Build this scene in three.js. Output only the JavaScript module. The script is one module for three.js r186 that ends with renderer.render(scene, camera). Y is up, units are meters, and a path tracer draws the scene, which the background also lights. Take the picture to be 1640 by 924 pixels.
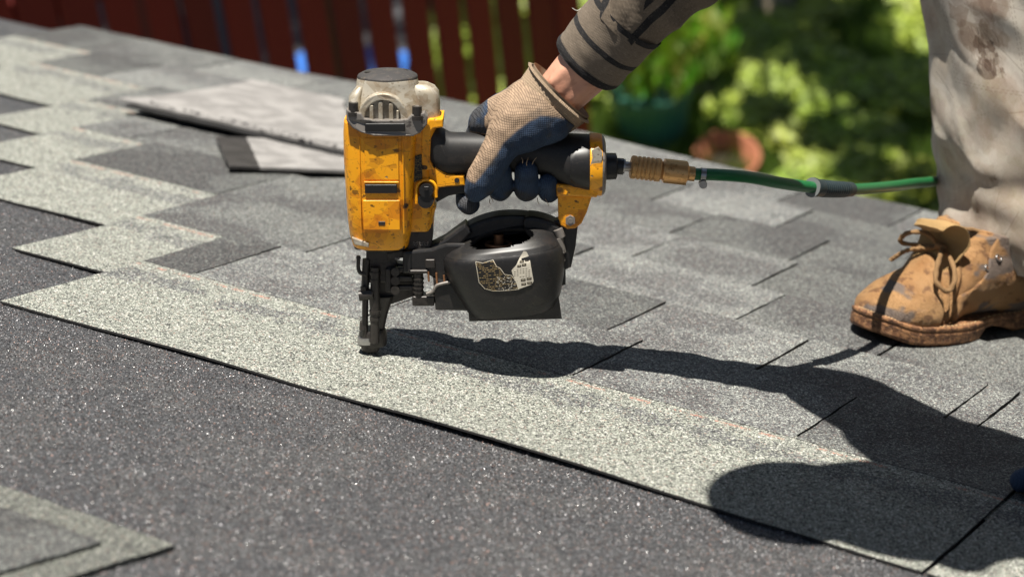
import * as THREE from 'three';
import { mergeGeometries } from 'three/addons/utils/BufferGeometryUtils.js';
import { RoundedBoxGeometry } from 'three/addons/geometries/RoundedBoxGeometry.js';

// ------------------------------------------------------------------ camera, sky, sun, exposure
// The roof has a frame of its own: origin where the nailer touches it, x to the right, y off the roof,
// z towards the viewer. qRoof turns that frame into the world (y up), the roof falling 24 degrees to the eave.
const V3 = (x, y, z) => new THREE.Vector3(x, y, z);
const scene = new THREE.Scene();
const pitch = 24 * Math.PI / 180, roofHeight = 2.95;
const uDir = V3(0.88694582, 0, 0.46187348), vDir = V3(0.46187348, 0, -0.88694582);   // along the courses / down the slope
const upInRoof = V3(0, Math.cos(pitch), 0).addScaledVector(vDir, -Math.sin(pitch));
const qRoof = new THREE.Quaternion().setFromUnitVectors(upInRoof, V3(0, 1, 0));
const toWorld = (x, y, z) => V3(x, y, z).applyQuaternion(qRoof).add(V3(0, roofHeight, 0));
const qLens = new THREE.Quaternion().setFromEuler(new THREE.Euler(-0.25154, 0, 0)).multiply(new THREE.Quaternion().setFromAxisAngle(V3(0, 0, 1), 0.12179));

const camera = new THREE.PerspectiveCamera(14.627, 1024 / 576, 0.05, 400);
camera.position.copy(toWorld(0.112957, 0.5432, 1.852155));
camera.quaternion.copy(qRoof).multiply(qLens);
camera.focus = 1.9;
camera.userData.fStop = 5.6;
scene.add(camera);

const sunDir = V3(-0.22, 1, 0.27).normalize().applyQuaternion(qRoof);
const skyTex = (() => {   // clear summer sky, paler towards the horizon
  const w = 64, h = 32, d = new Float32Array(w * h * 4);
  for (let y = 0; y < h; y++) for (let x = 0; x < w; x++) { const e = Math.max(0, Math.sin(((y + 0.5) / h - 0.5) * Math.PI)), k = Math.pow(1 - e, 2.5), i = (y * w + x) * 4; d[i] = 0.058 + 0.145 * k; d[i + 1] = 0.082 + 0.14 * k; d[i + 2] = 0.124 + 0.127 * k; d[i + 3] = 1; }
  const t = new THREE.DataTexture(d, w, h, THREE.RGBAFormat, THREE.FloatType); t.mapping = THREE.EquirectangularReflectionMapping; t.colorSpace = THREE.LinearSRGBColorSpace; t.magFilter = t.minFilter = THREE.LinearFilter; t.wrapS = THREE.RepeatWrapping; t.needsUpdate = true; return t;
})();
scene.background = skyTex; scene.environment = skyTex;
const sun = new THREE.DirectionalLight(new THREE.Color(1, 0.95, 0.865), 5);
sun.name = 'sun';
sun.position.copy(sunDir).multiplyScalar(30); sun.castShadow = true;
sun.shadow.mapSize.set(4096, 4096); sun.shadow.radius = 1;
Object.assign(sun.shadow.camera, { left: -9, right: 9, top: 9, bottom: -9, near: 1, far: 80 });
scene.add(sun, sun.target);

const renderer = new THREE.WebGLRenderer({ antialias: true });
renderer.setSize(1024, 576);
renderer.toneMapping = THREE.LinearToneMapping;
renderer.toneMappingExposure = 1.75;
renderer.shadowMap.enabled = true;

// ------------------------------------------------------------------ helpers
function rng(seed) { let a = seed >>> 0; return () => { a = (a + 0x6D2B79F5) | 0; let t = Math.imul(a ^ (a >>> 15), 1 | a); t = (t + Math.imul(t ^ (t >>> 7), 61 | t)) ^ t; return ((t ^ (t >>> 14)) >>> 0) / 4294967296; }; }
const hash3 = (x, y, z) => { let h = Math.imul(x, 374761393) ^ Math.imul(y, 668265263) ^ Math.imul(z, 2147483647 ^ 0x5bd1e995); h = Math.imul(h ^ (h >>> 13), 1274126177); return ((h ^ (h >>> 16)) >>> 0) / 4294967296; };
function noise3(x, y, z) {
  const X = Math.floor(x), Y = Math.floor(y), Z = Math.floor(z); let fx = x - X, fy = y - Y, fz = z - Z;
  fx = fx * fx * (3 - 2 * fx); fy = fy * fy * (3 - 2 * fy); fz = fz * fz * (3 - 2 * fz);
  const l = (a, b, t) => a + (b - a) * t, h = hash3;
  return l(l(l(h(X, Y, Z), h(X + 1, Y, Z), fx), l(h(X, Y + 1, Z), h(X + 1, Y + 1, Z), fx), fy), l(l(h(X, Y, Z + 1), h(X + 1, Y, Z + 1), fx), l(h(X, Y + 1, Z + 1), h(X + 1, Y + 1, Z + 1), fx), fy), fz);
}
const fbm = (x, y, z = 0, o = 4) => { let s = 0, a = 0.5, n = 0; for (let i = 0; i < o; i++) { s += a * noise3(x, y, z); n += a; x *= 2.03; y *= 2.03; z *= 2.03; a *= 0.5; } return s / n; };
const sstep = (a, b, x) => { const t = Math.min(1, Math.max(0, (x - a) / (b - a))); return t * t * (3 - 2 * t); };
const lerp = (a, b, t) => a + (b - a) * t;
const mix3 = (a, b, t) => [lerp(a[0], b[0], t), lerp(a[1], b[1], t), lerp(a[2], b[2], t)];
const toSRGB = (c) => 255 * (c <= 0.0031308 ? 12.92 * c : 1.055 * Math.pow(c, 1 / 2.4) - 0.055);

const taken = new Map();
function numbered(name) { const n = taken.get(name) ?? 0; taken.set(name, n + 1); return n ? `${name}_${String(n).padStart(3, '0')}` : name; }
function tag(o, label, category, group) { if (label) o.userData.label = label; if (category) o.userData.category = category; if (group) o.userData.group = group; return o; }
function thing(name, label, category, group) { const o = new THREE.Group(); o.name = numbered(name); scene.add(o); return tag(o, label, category, group); }
function part(name, geometry, material, parent) {
  const m = new THREE.Mesh(geometry, material); m.name = name; m.castShadow = m.receiveShadow = true; parent.add(m); return m;
}
function merge(list) {
  return mergeGeometries(list.map((g) => {
    let n = g.index ? g.toNonIndexed() : g.clone();
    if (!n.attributes.normal) n.computeVertexNormals();
    if (!n.attributes.uv) n.setAttribute('uv', new THREE.BufferAttribute(new Float32Array(n.attributes.position.count * 2), 2));
    for (const k of Object.keys(n.attributes)) if (!['position', 'normal', 'uv'].includes(k)) n.deleteAttribute(k);
    return n;
  }));
}
// closed or open surface through rings of points; uv in the units of the points
function loft(rings, { caps = true, smooth = true } = {}) {
  const n = rings[0].length, pos = [], uv = [], idx = [];
  let v = 0;
  rings.forEach((r, i) => {
    if (i) { let d = 0; for (let k = 0; k < n; k++) d += r[k].distanceTo(rings[i - 1][k]); v += d / n; }
    let u = 0;
    for (let k = 0; k <= n; k++) { const p = r[k % n]; if (k) u += p.distanceTo(r[k - 1]); pos.push(p.x, p.y, p.z); uv.push(u, v); }
  });
  const w = n + 1;
  for (let i = 0; i + 1 < rings.length; i++) for (let k = 0; k < n; k++) { const a = i * w + k, b = a + 1, c = a + w, d = c + 1; idx.push(a, b, c, b, d, c); }
  if (caps) for (const i of [0, rings.length - 1]) {
    const c = rings[i].reduce((s, p) => s.add(p), V3(0, 0, 0)).divideScalar(n), b = pos.length / 3;
    pos.push(c.x, c.y, c.z); uv.push(0, 0);
    for (let k = 0; k < n; k++) { const p = rings[i][k]; pos.push(p.x, p.y, p.z); uv.push(p.x - c.x, p.z - c.z + p.y - c.y); }
    for (let k = 0; k < n; k++) { const s = b + 1 + k, t = b + 1 + (k + 1) % n; if (i) idx.push(b, s, t); else idx.push(b, t, s); }
  }
  const g = new THREE.BufferGeometry();
  g.setAttribute('position', new THREE.Float32BufferAttribute(pos, 3)); g.setAttribute('uv', new THREE.Float32BufferAttribute(uv, 2)); g.setIndex(idx);
  g.computeVertexNormals();
  // weld the normals of the seam column
  const N = g.attributes.normal;
  for (let i = 0; i < rings.length; i++) { const a = i * w, b = a + n, m = V3(N.getX(a) + N.getX(b), N.getY(a) + N.getY(b), N.getZ(a) + N.getZ(b)).normalize(); N.setXYZ(a, m.x, m.y, m.z); N.setXYZ(b, m.x, m.y, m.z); }
  return g;
}
// tube of changing radius along points, with its surface moved by push(angle, t, point)
function limb(points, radii, { seg = 40, around = 32, caps = true, push, flat = 1, start = V3(0, 0, 1) } = {}) {
  const curve = new THREE.CatmullRomCurve3(points, false, 'centripetal'), rings = [];
  let side = start.clone();
  for (let i = 0; i <= seg; i++) {
    const t = i / seg, c = curve.getPoint(t), d = curve.getTangent(t);
    side.addScaledVector(d, -side.dot(d)).normalize();
    const o = V3(0, 0, 0).crossVectors(d, side), f = t * (radii.length - 1), k = Math.min(radii.length - 2, Math.floor(f)), r = lerp(radii[k], radii[k + 1], f - k), ring = [];
    for (let j = 0; j < around; j++) { const a = j / around * 2 * Math.PI; const q = r + (push ? push(a, t, c) : 0); ring.push(c.clone().addScaledVector(side, Math.cos(a) * q * flat).addScaledVector(o, Math.sin(a) * q)); }
    rings.push(ring);
  }
  return loft(rings, { caps });
}
const tube = (points, r, seg = 24, around = 10) => limb(points, [r, r], { seg, around });
// skin of a solid given by a distance function (surface nets), with a colour per vertex
function skin(f, lo, hi, h, colour) {
  const nx = Math.ceil((hi.x - lo.x) / h) + 1, ny = Math.ceil((hi.y - lo.y) / h) + 1, nz = Math.ceil((hi.z - lo.z) / h) + 1;
  const val = new Float32Array(nx * ny * nz), at = (i, j, k) => (k * ny + j) * nx + i;
  for (let k = 0; k < nz; k++) for (let j = 0; j < ny; j++) for (let i = 0; i < nx; i++) val[at(i, j, k)] = f(lo.x + i * h, lo.y + j * h, lo.z + k * h);
  const id = new Int32Array(nx * ny * nz).fill(-1), pos = [], idx = [];
  const E = [[0, 1], [2, 3], [4, 5], [6, 7], [0, 2], [1, 3], [4, 6], [5, 7], [0, 4], [1, 5], [2, 6], [3, 7]], c = new Float32Array(8);
  for (let k = 0; k + 1 < nz; k++) for (let j = 0; j + 1 < ny; j++) for (let i = 0; i + 1 < nx; i++) {
    let m = 0;
    for (let q = 0; q < 8; q++) { c[q] = val[at(i + (q & 1), j + (q >> 1 & 1), k + (q >> 2))]; if (c[q] < 0) m |= 1 << q; }
    if (m === 0 || m === 255) continue;
    let x = 0, y = 0, z = 0, n = 0;
    for (const [a, b] of E) if ((c[a] < 0) !== (c[b] < 0)) { const t = c[a] / (c[a] - c[b]); x += lerp(a & 1, b & 1, t); y += lerp(a >> 1 & 1, b >> 1 & 1, t); z += lerp(a >> 2, b >> 2, t); n++; }
    id[at(i, j, k)] = pos.length / 3; pos.push(lo.x + (i + x / n) * h, lo.y + (j + y / n) * h, lo.z + (k + z / n) * h);
  }
  const quad = (a, b, cc, d, flip) => { if (a < 0 || b < 0 || cc < 0 || d < 0) return; if (flip) idx.push(a, cc, b, a, d, cc); else idx.push(a, b, cc, a, cc, d); };
  for (let k = 1; k + 1 < nz; k++) for (let j = 1; j + 1 < ny; j++) for (let i = 1; i + 1 < nx; i++) {
    const s = val[at(i, j, k)] < 0;
    if (s !== (val[at(i + 1, j, k)] < 0)) quad(id[at(i, j - 1, k - 1)], id[at(i, j, k - 1)], id[at(i, j, k)], id[at(i, j - 1, k)], !s);
    if (s !== (val[at(i, j + 1, k)] < 0)) quad(id[at(i - 1, j, k - 1)], id[at(i, j, k - 1)], id[at(i, j, k)], id[at(i - 1, j, k)], s);
    if (s !== (val[at(i, j, k + 1)] < 0)) quad(id[at(i - 1, j - 1, k)], id[at(i, j - 1, k)], id[at(i, j, k)], id[at(i - 1, j, k)], !s);
  }
  const g = new THREE.BufferGeometry(), P = pos.length / 3, nor = new Float32Array(pos.length), uv = new Float32Array(P * 2), e = h * 0.5;
  for (let q = 0; q < P; q++) {
    const x = pos[3 * q], y = pos[3 * q + 1], z = pos[3 * q + 2];
    const gx = f(x + e, y, z) - f(x - e, y, z), gy = f(x, y + e, z) - f(x, y - e, z), gz = f(x, y, z + e) - f(x, y, z - e), l = Math.hypot(gx, gy, gz) || 1;
    nor[3 * q] = gx / l; nor[3 * q + 1] = gy / l; nor[3 * q + 2] = gz / l;
    uv[2 * q] = x - 0.4 * z; uv[2 * q + 1] = y + 0.5 * z;
  }
  g.setAttribute('position', new THREE.Float32BufferAttribute(pos, 3)); g.setAttribute('normal', new THREE.BufferAttribute(nor, 3)); g.setAttribute('uv', new THREE.BufferAttribute(uv, 2)); g.setIndex(idx);
  if (colour) {
    const C = new Float32Array(P * 3);
    for (let q = 0; q < P; q++) { const r = colour(pos[3 * q], pos[3 * q + 1], pos[3 * q + 2], nor[3 * q], nor[3 * q + 1], nor[3 * q + 2]); C[3 * q] = r[0]; C[3 * q + 1] = r[1]; C[3 * q + 2] = r[2]; }
    g.setAttribute('color', new THREE.BufferAttribute(C, 3));
  }
  return g;
}
const smin = (a, b, k) => { const t = Math.max(k - Math.abs(a - b), 0) / k; return Math.min(a, b) - t * t * k * 0.25; };
function cone(ax, ay, az, ra, bx, by, bz, rb) {   // distance to a tapered capsule
  const dx = bx - ax, dy = by - ay, dz = bz - az, q = 1 / (dx * dx + dy * dy + dz * dz + 1e-12);
  return (x, y, z) => { const px = x - ax, py = y - ay, pz = z - az; let t = (px * dx + py * dy + pz * dz) * q; t = t < 0 ? 0 : t > 1 ? 1 : t; return Math.hypot(px - t * dx, py - t * dy, pz - t * dz) - (ra + (rb - ra) * t); };
}
function chain(list, k) { const f = []; for (let i = 0; i + 1 < list.length; i++) f.push(cone(...list[i], ...list[i + 1])); return (x, y, z) => { let d = f[0](x, y, z); for (let i = 1; i < f.length; i++) d = smin(d, f[i](x, y, z), k); return d; }; }
const orb = (cx, cy, cz, rx, ry, rz) => (x, y, z) => { const a = (x - cx) / rx, b = (y - cy) / ry, c = (z - cz) / rz, l = Math.hypot(a, b, c); return (l - 1) * Math.min(rx, ry, rz); };
const shapeOf = (pts) => new THREE.Shape(pts.map(([x, y]) => new THREE.Vector2(x, y)));

// ------------------------------------------------------------------ textures
function dataTex(w, h, fn, srgb = true) {
  const d = new Uint8Array(w * h * 4);
  for (let y = 0; y < h; y++) for (let x = 0; x < w; x++) { const c = fn(x, y), i = (y * w + x) * 4; d[i] = c[0]; d[i + 1] = c[1]; d[i + 2] = c[2]; d[i + 3] = 255; }
  const t = new THREE.DataTexture(d, w, h, THREE.RGBAFormat); t.wrapS = t.wrapT = THREE.RepeatWrapping; t.magFilter = THREE.LinearFilter; t.minFilter = THREE.LinearMipmapLinearFilter; t.generateMipmaps = true;
  if (srgb) t.colorSpace = THREE.SRGBColorSpace; t.needsUpdate = true; return t;
}
function canvasTex(w, h, draw, srgb = true) {
  const c = document.createElement('canvas'); c.width = w; c.height = h; draw(c.getContext('2d'), w, h);
  const t = new THREE.CanvasTexture(c); t.wrapS = t.wrapT = THREE.RepeatWrapping; if (srgb) t.colorSpace = THREE.SRGBColorSpace; return t;
}
const sized = (t, s, s2 = s) => { const c = t.clone(); c.repeat.set(1 / s, 1 / s2); c.needsUpdate = true; return c; };   // repeat for uv in metres
// crushed stone granules: which granule lies under each texel and how far its middle is
function granules(w, h, cell, seed) {
  const r = rng(seed), gx = Math.round(w / cell), gy = Math.round(h / cell), sx = w / gx, sy = h / gy, n = gx * gy, X = new Float32Array(n), Y = new Float32Array(n), R = new Float32Array(n), W = new Float32Array(n);
  for (let i = 0; i < n; i++) { X[i] = ((i % gx) + 0.1 + 0.8 * r()) * sx; Y[i] = (Math.floor(i / gx) + 0.1 + 0.8 * r()) * sy; R[i] = r(); W[i] = 0.7 + 0.6 * r(); }
  const id = new Int32Array(w * h), d1 = new Float32Array(w * h), gap = new Float32Array(w * h);
  for (let y = 0; y < h; y++) for (let x = 0; x < w; x++) {
    const cx = Math.floor(x / sx), cy = Math.floor(y / sy); let a = 1e9, b = 1e9, best = 0;
    for (let j = -1; j <= 1; j++) for (let i = -1; i <= 1; i++) {
      const k = ((cy + j + gy) % gy) * gx + (cx + i + gx) % gx; let dx = Math.abs(x - X[k]), dy = Math.abs(y - Y[k]); if (dx > w / 2) dx = w - dx; if (dy > h / 2) dy = h - dy;
      const d = Math.hypot(dx, dy) * W[k]; if (d < a) { b = a; a = d; best = k; } else if (d < b) b = d;
    }
    const o = y * w + x; id[o] = best; d1[o] = a; gap[o] = b - a;
  }
  return { w, h, id, d1, gap, R, cell };
}
const mm = 0.0006;   // metres per texel of the granule maps
const G1 = granules(1024, 1024, 2.4, 11), G2 = granules(2048, 512, 2.4, 12);
const pnoise = (x, y, px, py, s) => { const X = Math.floor(x), Y = Math.floor(y); let fx = x - X, fy = y - Y; fx = fx * fx * (3 - 2 * fx); fy = fy * fy * (3 - 2 * fy); const h = (i, j) => hash3(((i % px) + px) % px, ((j % py) + py) % py, s); return lerp(lerp(h(X, Y), h(X + 1, Y), fx), lerp(h(X, Y + 1), h(X + 1, Y + 1), fx), fy); };
const pfbm = (x, y, p, s) => (0.5 * pnoise(x * p, y * p, p, p, s) + 0.3 * pnoise(x * 2 * p, y * 2 * p, 2 * p, 2 * p, s + 1) + 0.2 * pnoise(x * 4 * p, y * 4 * p, 4 * p, 4 * p, s + 2));   // tiles over 0..1
const pick = (list, r) => { let s = 0; for (const [w, c] of list) { s += w; if (r <= s) return c; } return list[list.length - 1][1]; };
function granuleTex(G, palette) {
  return dataTex(G.w, G.h, (x, y) => { const o = y * G.w + x, c = pick(palette(x, y, G), G.R[G.id[o]]), m = sstep(0.1, 0.7, G.gap[o]); return [0, 1, 2].map((k) => toSRGB(lerp(0.022, c[k], m))); });
}
const granuleBump = (G) => dataTex(G.w, G.h, (x, y) => { const o = y * G.w + x, v = 255 * Math.max(0, Math.min(1, G.gap[o] / 1.6)) * (0.5 + 0.5 * ((G.R[G.id[o]] * 7.3) % 1)); return [v, v, v]; }, false);
// ------------------------------------------------------------------ roof: deck, granulated underlayment, courses of shingles
const bump1 = sized(granuleBump(G1), 1024 * mm), bump2 = sized(granuleBump(G2), 2048 * mm, 512 * mm);
const sage = [[0.18, [0.53, 0.545, 0.475]], [0.28, [0.40, 0.415, 0.355]], [0.22, [0.29, 0.305, 0.26]], [0.11, [0.18, 0.188, 0.168]], [0.10, [0.045, 0.047, 0.043]], [0.07, [0.74, 0.73, 0.67]], [0.04, [0.40, 0.31, 0.26]]];
const slate = [[0.22, [0.20, 0.20, 0.20]], [0.22, [0.14, 0.145, 0.145]], [0.2, [0.085, 0.085, 0.09]], [0.14, [0.30, 0.31, 0.29]], [0.12, [0.045, 0.045, 0.05]], [0.06, [0.45, 0.47, 0.43]], [0.04, [0.17, 0.12, 0.11]]];
const plumWarm = [[0.34, [0.086, 0.083, 0.084]], [0.28, [0.128, 0.124, 0.124]], [0.2, [0.045, 0.042, 0.045]], [0.1, [0.19, 0.18, 0.175]], [0.05, [0.24, 0.155, 0.13]], [0.03, [0.42, 0.41, 0.41]]];
const plum = [[0.34, [0.066, 0.065, 0.069]], [0.28, [0.102, 0.100, 0.105]], [0.2, [0.036, 0.034, 0.037]], [0.1, [0.18, 0.172, 0.175]], [0.05, [0.20, 0.13, 0.11]], [0.03, [0.34, 0.33, 0.34]]];
const slateDark = [[0.28, [0.055, 0.052, 0.055]], [0.26, [0.10, 0.098, 0.098]], [0.2, [0.16, 0.155, 0.15]], [0.14, [0.03, 0.03, 0.032]], [0.08, [0.27, 0.26, 0.25]], [0.04, [0.17, 0.11, 0.10]]];
const slateLight = [[0.26, [0.24, 0.245, 0.235]], [0.24, [0.17, 0.175, 0.17]], [0.2, [0.33, 0.34, 0.32]], [0.12, [0.09, 0.09, 0.09]], [0.1, [0.46, 0.48, 0.44]], [0.05, [0.04, 0.04, 0.04]], [0.03, [0.26, 0.20, 0.17]]];
const red = [[0.3, [0.52, 0.23, 0.17]], [0.4, [0.50, 0.34, 0.27]], [0.3, [0.42, 0.40, 0.33]]];
const tabTex = sized(granuleTex(G1, (x, y, G) => { const n = pfbm(x / 1024, y / 1024, 7, 3), q = G.R[(G.id[y * 1024 + x] * 5113 + 7) % G.R.length]; return q < sstep(0.40, 0.66, n) * 0.75 ? slateLight : q > 0.45 + sstep(0.34, 0.52, n) ? slateDark : slate; }), 1024 * mm);
const feltTex = sized(granuleTex(G1, (x, y) => pfbm(x / 1024, y / 1024, 9, 5) > 0.53 ? plumWarm : plum), 1024 * mm);
// headlap: sage stone, a ragged band of dark stone near its downhill side, and the snapped red chalk line
const headTex = sized(granuleTex(G2, (x, y, G) => {
  const t = y * mm, r = x * mm, wob = (fbm(Math.cos(x / 2048 * 6.283) * 9 + 20, Math.sin(x / 2048 * 6.283) * 9 + 20, y * 0.035, 4) - 0.5) * 0.075;
  if (Math.abs(t - 0.1885 + (fbm(x * 0.01, 3) - 0.5) * 0.002) < 0.0026 && G.R[(G.id[y * G.w + x] * 4001 + 5) % G.R.length] < 0.9 * sstep(0.3, 0.62, noise3(x * 0.06, 7, 1))) return red;
  const band = sstep(0.128, 0.146, t + wob) * (1 - sstep(0.158, 0.178, t - wob));
  return G.R[(G.id[y * G.w + x] * 7919 + 13) % G.R.length] < band * 0.6 ? slate : sage;
}), 2048 * mm, 512 * mm);
const M = {};
M.felt = new THREE.MeshStandardMaterial({ map: feltTex, color: new THREE.Color(0.82, 0.86, 0.88), bumpMap: bump1, bumpScale: 0.0007, roughness: 0.62 });
M.head = new THREE.MeshStandardMaterial({ map: headTex, bumpMap: bump2, bumpScale: 0.0007, roughness: 0.8 });
M.tabs = [0.70, 0.90, 1.06, 1.24].map((k) => new THREE.MeshStandardMaterial({ map: tabTex, bumpMap: bump1, bumpScale: 0.0008, roughness: 0.78, color: new THREE.Color(k * 1.0, k * 1.0, k * 0.985) }));
M.edge = new THREE.MeshStandardMaterial({ color: new THREE.Color(0.022, 0.021, 0.021), roughness: 0.85 });
M.asphalt = new THREE.MeshStandardMaterial({ color: new THREE.Color(0.018, 0.017, 0.017), roughness: 0.7 });

// a sheet lying along the roof: x along the courses, z up the slope (towards the viewer), thickness downwards
function sheet(u0, u1, v0, v1, thick, topY, { nu = 1, nv = 1, uvFn, edge } = {}) {
  const pos = [], uv = [], idx = [], W = nu + 1;
  for (const side of [0, 1]) for (let j = 0; j <= nv; j++) for (let i = 0; i <= nu; i++) {
    let u = lerp(u0, u1, i / nu), v = lerp(v0, v1, j / nv); const [eu, ev] = edge ? edge(i / nu, j / nv, u, v) : [0, 0]; u += eu; v += ev;
    pos.push(u, topY(u, v) - side * thick, -v); uv.push(...(uvFn ? uvFn(u, v) : [u, v]));
  }
  const S = W * (nv + 1);
  for (let j = 0; j < nv; j++) for (let i = 0; i < nu; i++) { const a = j * W + i, b = a + 1, c = a + W, d = c + 1; idx.push(a, b, c, b, d, c, S + a, S + c, S + b, S + b, S + c, S + d); }
  const rim = (a, b) => { const k = pos.length / 3; for (const q of [a, b, a + S, b + S]) { pos.push(pos[3 * q], pos[3 * q + 1], pos[3 * q + 2]); uv.push(uv[2 * q], uv[2 * q + 1]); } idx.push(k, k + 2, k + 1, k + 1, k + 2, k + 3); };
  for (let i = 0; i < nu; i++) { rim(i, i + 1); rim(nv * W + i + 1, nv * W + i); }
  for (let j = 0; j < nv; j++) { rim((j + 1) * W, j * W); rim(j * W + nu, (j + 1) * W + nu); }
  const g = new THREE.BufferGeometry(); g.setAttribute('position', new THREE.Float32BufferAttribute(pos, 3)); g.setAttribute('uv', new THREE.Float32BufferAttribute(uv, 2)); g.setIndex(idx);
  const flat = g.toNonIndexed(); flat.computeVertexNormals(); flat.addGroup(0, 12 * nu * nv, 0); flat.addGroup(12 * nu * nv, Infinity, 1); flat.groups[1].count = flat.attributes.position.count - 12 * nu * nv; return flat;
}
const roof = new THREE.Group(); roof.name = 'roof'; roof.userData = { kind: 'structure', label: 'low pitched roof half covered with new grey green asphalt shingles over dark granulated underlayment' };
scene.add(roof);
roof.position.copy(toWorld(0, -0.0105, 0));   // so that the stone faces of the shingles lie at y = 0 of the roof frame
roof.quaternion.copy(qRoof).multiply(new THREE.Quaternion().setFromAxisAngle(V3(0, 1, 0), -Math.atan2(0.46187348, 0.88694582)));
const qCourse = roof.quaternion.clone();
part('deck', sheet(-2.6, 2.4, -2.6, 1.07, 0.02, () => -0.0042), new THREE.MeshStandardMaterial({ color: new THREE.Color(0.25, 0.17, 0.1), roughness: 0.9 }), roof);
{ const f = new THREE.BoxGeometry(5, 0.16, 0.022); f.translate(-0.1, -0.105, -1.066); part('fascia', f, new THREE.MeshStandardMaterial({ color: new THREE.Color(0.5, 0.48, 0.44), roughness: 0.7 }), roof); }
const swell = (u, v) => 0.004 * (fbm(u * 2.2 + 5, v * 2.2 + 9, 2, 2) - 0.5) + 0.02 * Math.exp(-((u + 0.55) ** 2 / 0.05 + (v - 0.98) ** 2 / 0.012));   // the old roof beneath is not quite flat
part('underlayment', sheet(-2.6, 2.4, -2.6, 1.06, 0.004, (u, v) => swell(u, v), { nu: 120, nv: 90 }), M.felt, roof);

const pitchV = 0.1435, rnd = rng(5);
// butt line, left end, joints and cut-outs of each course, nearest (uppermost) first
const courses = [
  { left: -0.305, joints: [0.545, 1.5], cuts: [-0.247, -0.062, 0.155, 0.364, 0.70, 0.91, 1.1, 1.3] },
  { left: -0.420, joints: [0.262, 1.2], cuts: [-0.228, -0.075, 0.11, 0.438, 0.468, 0.66, 0.85, 1.05] },
  { left: -0.630, joints: [0.325, 1.3], cuts: [-0.434, -0.24, -0.043, 0.178, 0.52, 0.70, 0.9, 1.1] },
  { left: -0.745, joints: [0.134, 1.1], cuts: [-0.669, -0.48, -0.30, -0.155, -0.006, 0.329, 0.50, 0.72, 0.92] },
  { left: -0.850, joints: [-0.03, 0.95], cuts: [-0.799, -0.60, -0.42, -0.22, 0.114, 0.28, 0.47, 0.66, 0.8] },
  { left: -1.060, joints: [-0.122, 0.85], cuts: [-0.952, -0.76, -0.57, -0.38, -0.25, 0.037, 0.20, 0.36, 0.55, 0.7] },
  { left: -1.220, joints: [-0.36, 0.6], cuts: [-1.1, -0.92, -0.74, -0.55, -0.19, -0.02, 0.126, 0.33, 0.48] },
];
courses.forEach((c, k) => {
  const butt = 0.218 + pitchV * k, top = butt - 0.343, expo = butt - 0.1455;
  const lay = (u, v) => swell(u, v) + 0.0028 + (v - top) * 0.0265;
  const free = k === 0 ? (u) => 0.0006 + 0.0035 * sstep(0.02, 0.14, u) * (1 - sstep(0.2, 0.42, u)) + 0.0015 * sstep(-0.25, -0.1, u) * (1 - sstep(-0.1, 0.0, u)) : (u) => 0.0006 + 0.002 * Math.sin(u * 9 + k) ** 2;
  const lifted = (u, v) => lay(u, v) + free(u) * (1 - sstep(top, top + 0.09, v));
  const ends = [c.left, ...c.joints];
  for (let s = 0; s + 1 < ends.length; s++) {
    const u0 = ends[s] + (s ? 0.0018 : 0), u1 = ends[s + 1] - 0.0018, shift = rnd() * 1.2;
    const piece = part('shingle', sheet(u0, u1, top, expo + 0.006, 0.0019, lifted, {
      nu: 40, nv: 9, uvFn: (u, v) => [u + shift, v - top],
      edge: (i, j, u, v) => [(i === 0 || i === 1) ? 0.0012 * (noise3(v * 90, k, s) - 0.5) : 0, j === 0 ? 0.0022 * (fbm(u * 22, k, 1, 3) - 0.5) + (k === 0 ? 0.006 * Math.sin((u + 0.25) * 4.2) : 0) : 0] }), [M.head, M.edge], roof);
    const stops = [u0, ...c.cuts.filter((q) => q > u0 + 0.02 && q < u1 - 0.02), u1];
    for (let i = 0; i + 1 < stops.length; i++) {
      const a = stops[i] + (i ? 0.0012 : 0), b = stops[i + 1] - (i + 2 < stops.length ? 0.0012 : 0), ou = rnd() * 0.6, ov = rnd() * 0.6, slack = 0.0016 * rnd();
      part('tab', sheet(a, b, expo, butt, 0.0036, (u, v) => lay(u, v) + 0.0004 + slack * sstep(expo + 0.03, butt, v), {
        nu: 10, nv: 10, uvFn: (u, v) => [u + ou, v + ov],
        edge: (x, y, u, v) => [(x === 0 || x === 1) ? 0.0014 * (noise3(v * 260, k * 7 + i, 4) - 0.5) : 0, y === 1 ? 0.0016 * (noise3(u * 200, k, 9) - 0.5) : 0] }), [M.tabs[Math.floor(rnd() * 4)], M.edge], piece);
    }
  }
});
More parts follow.
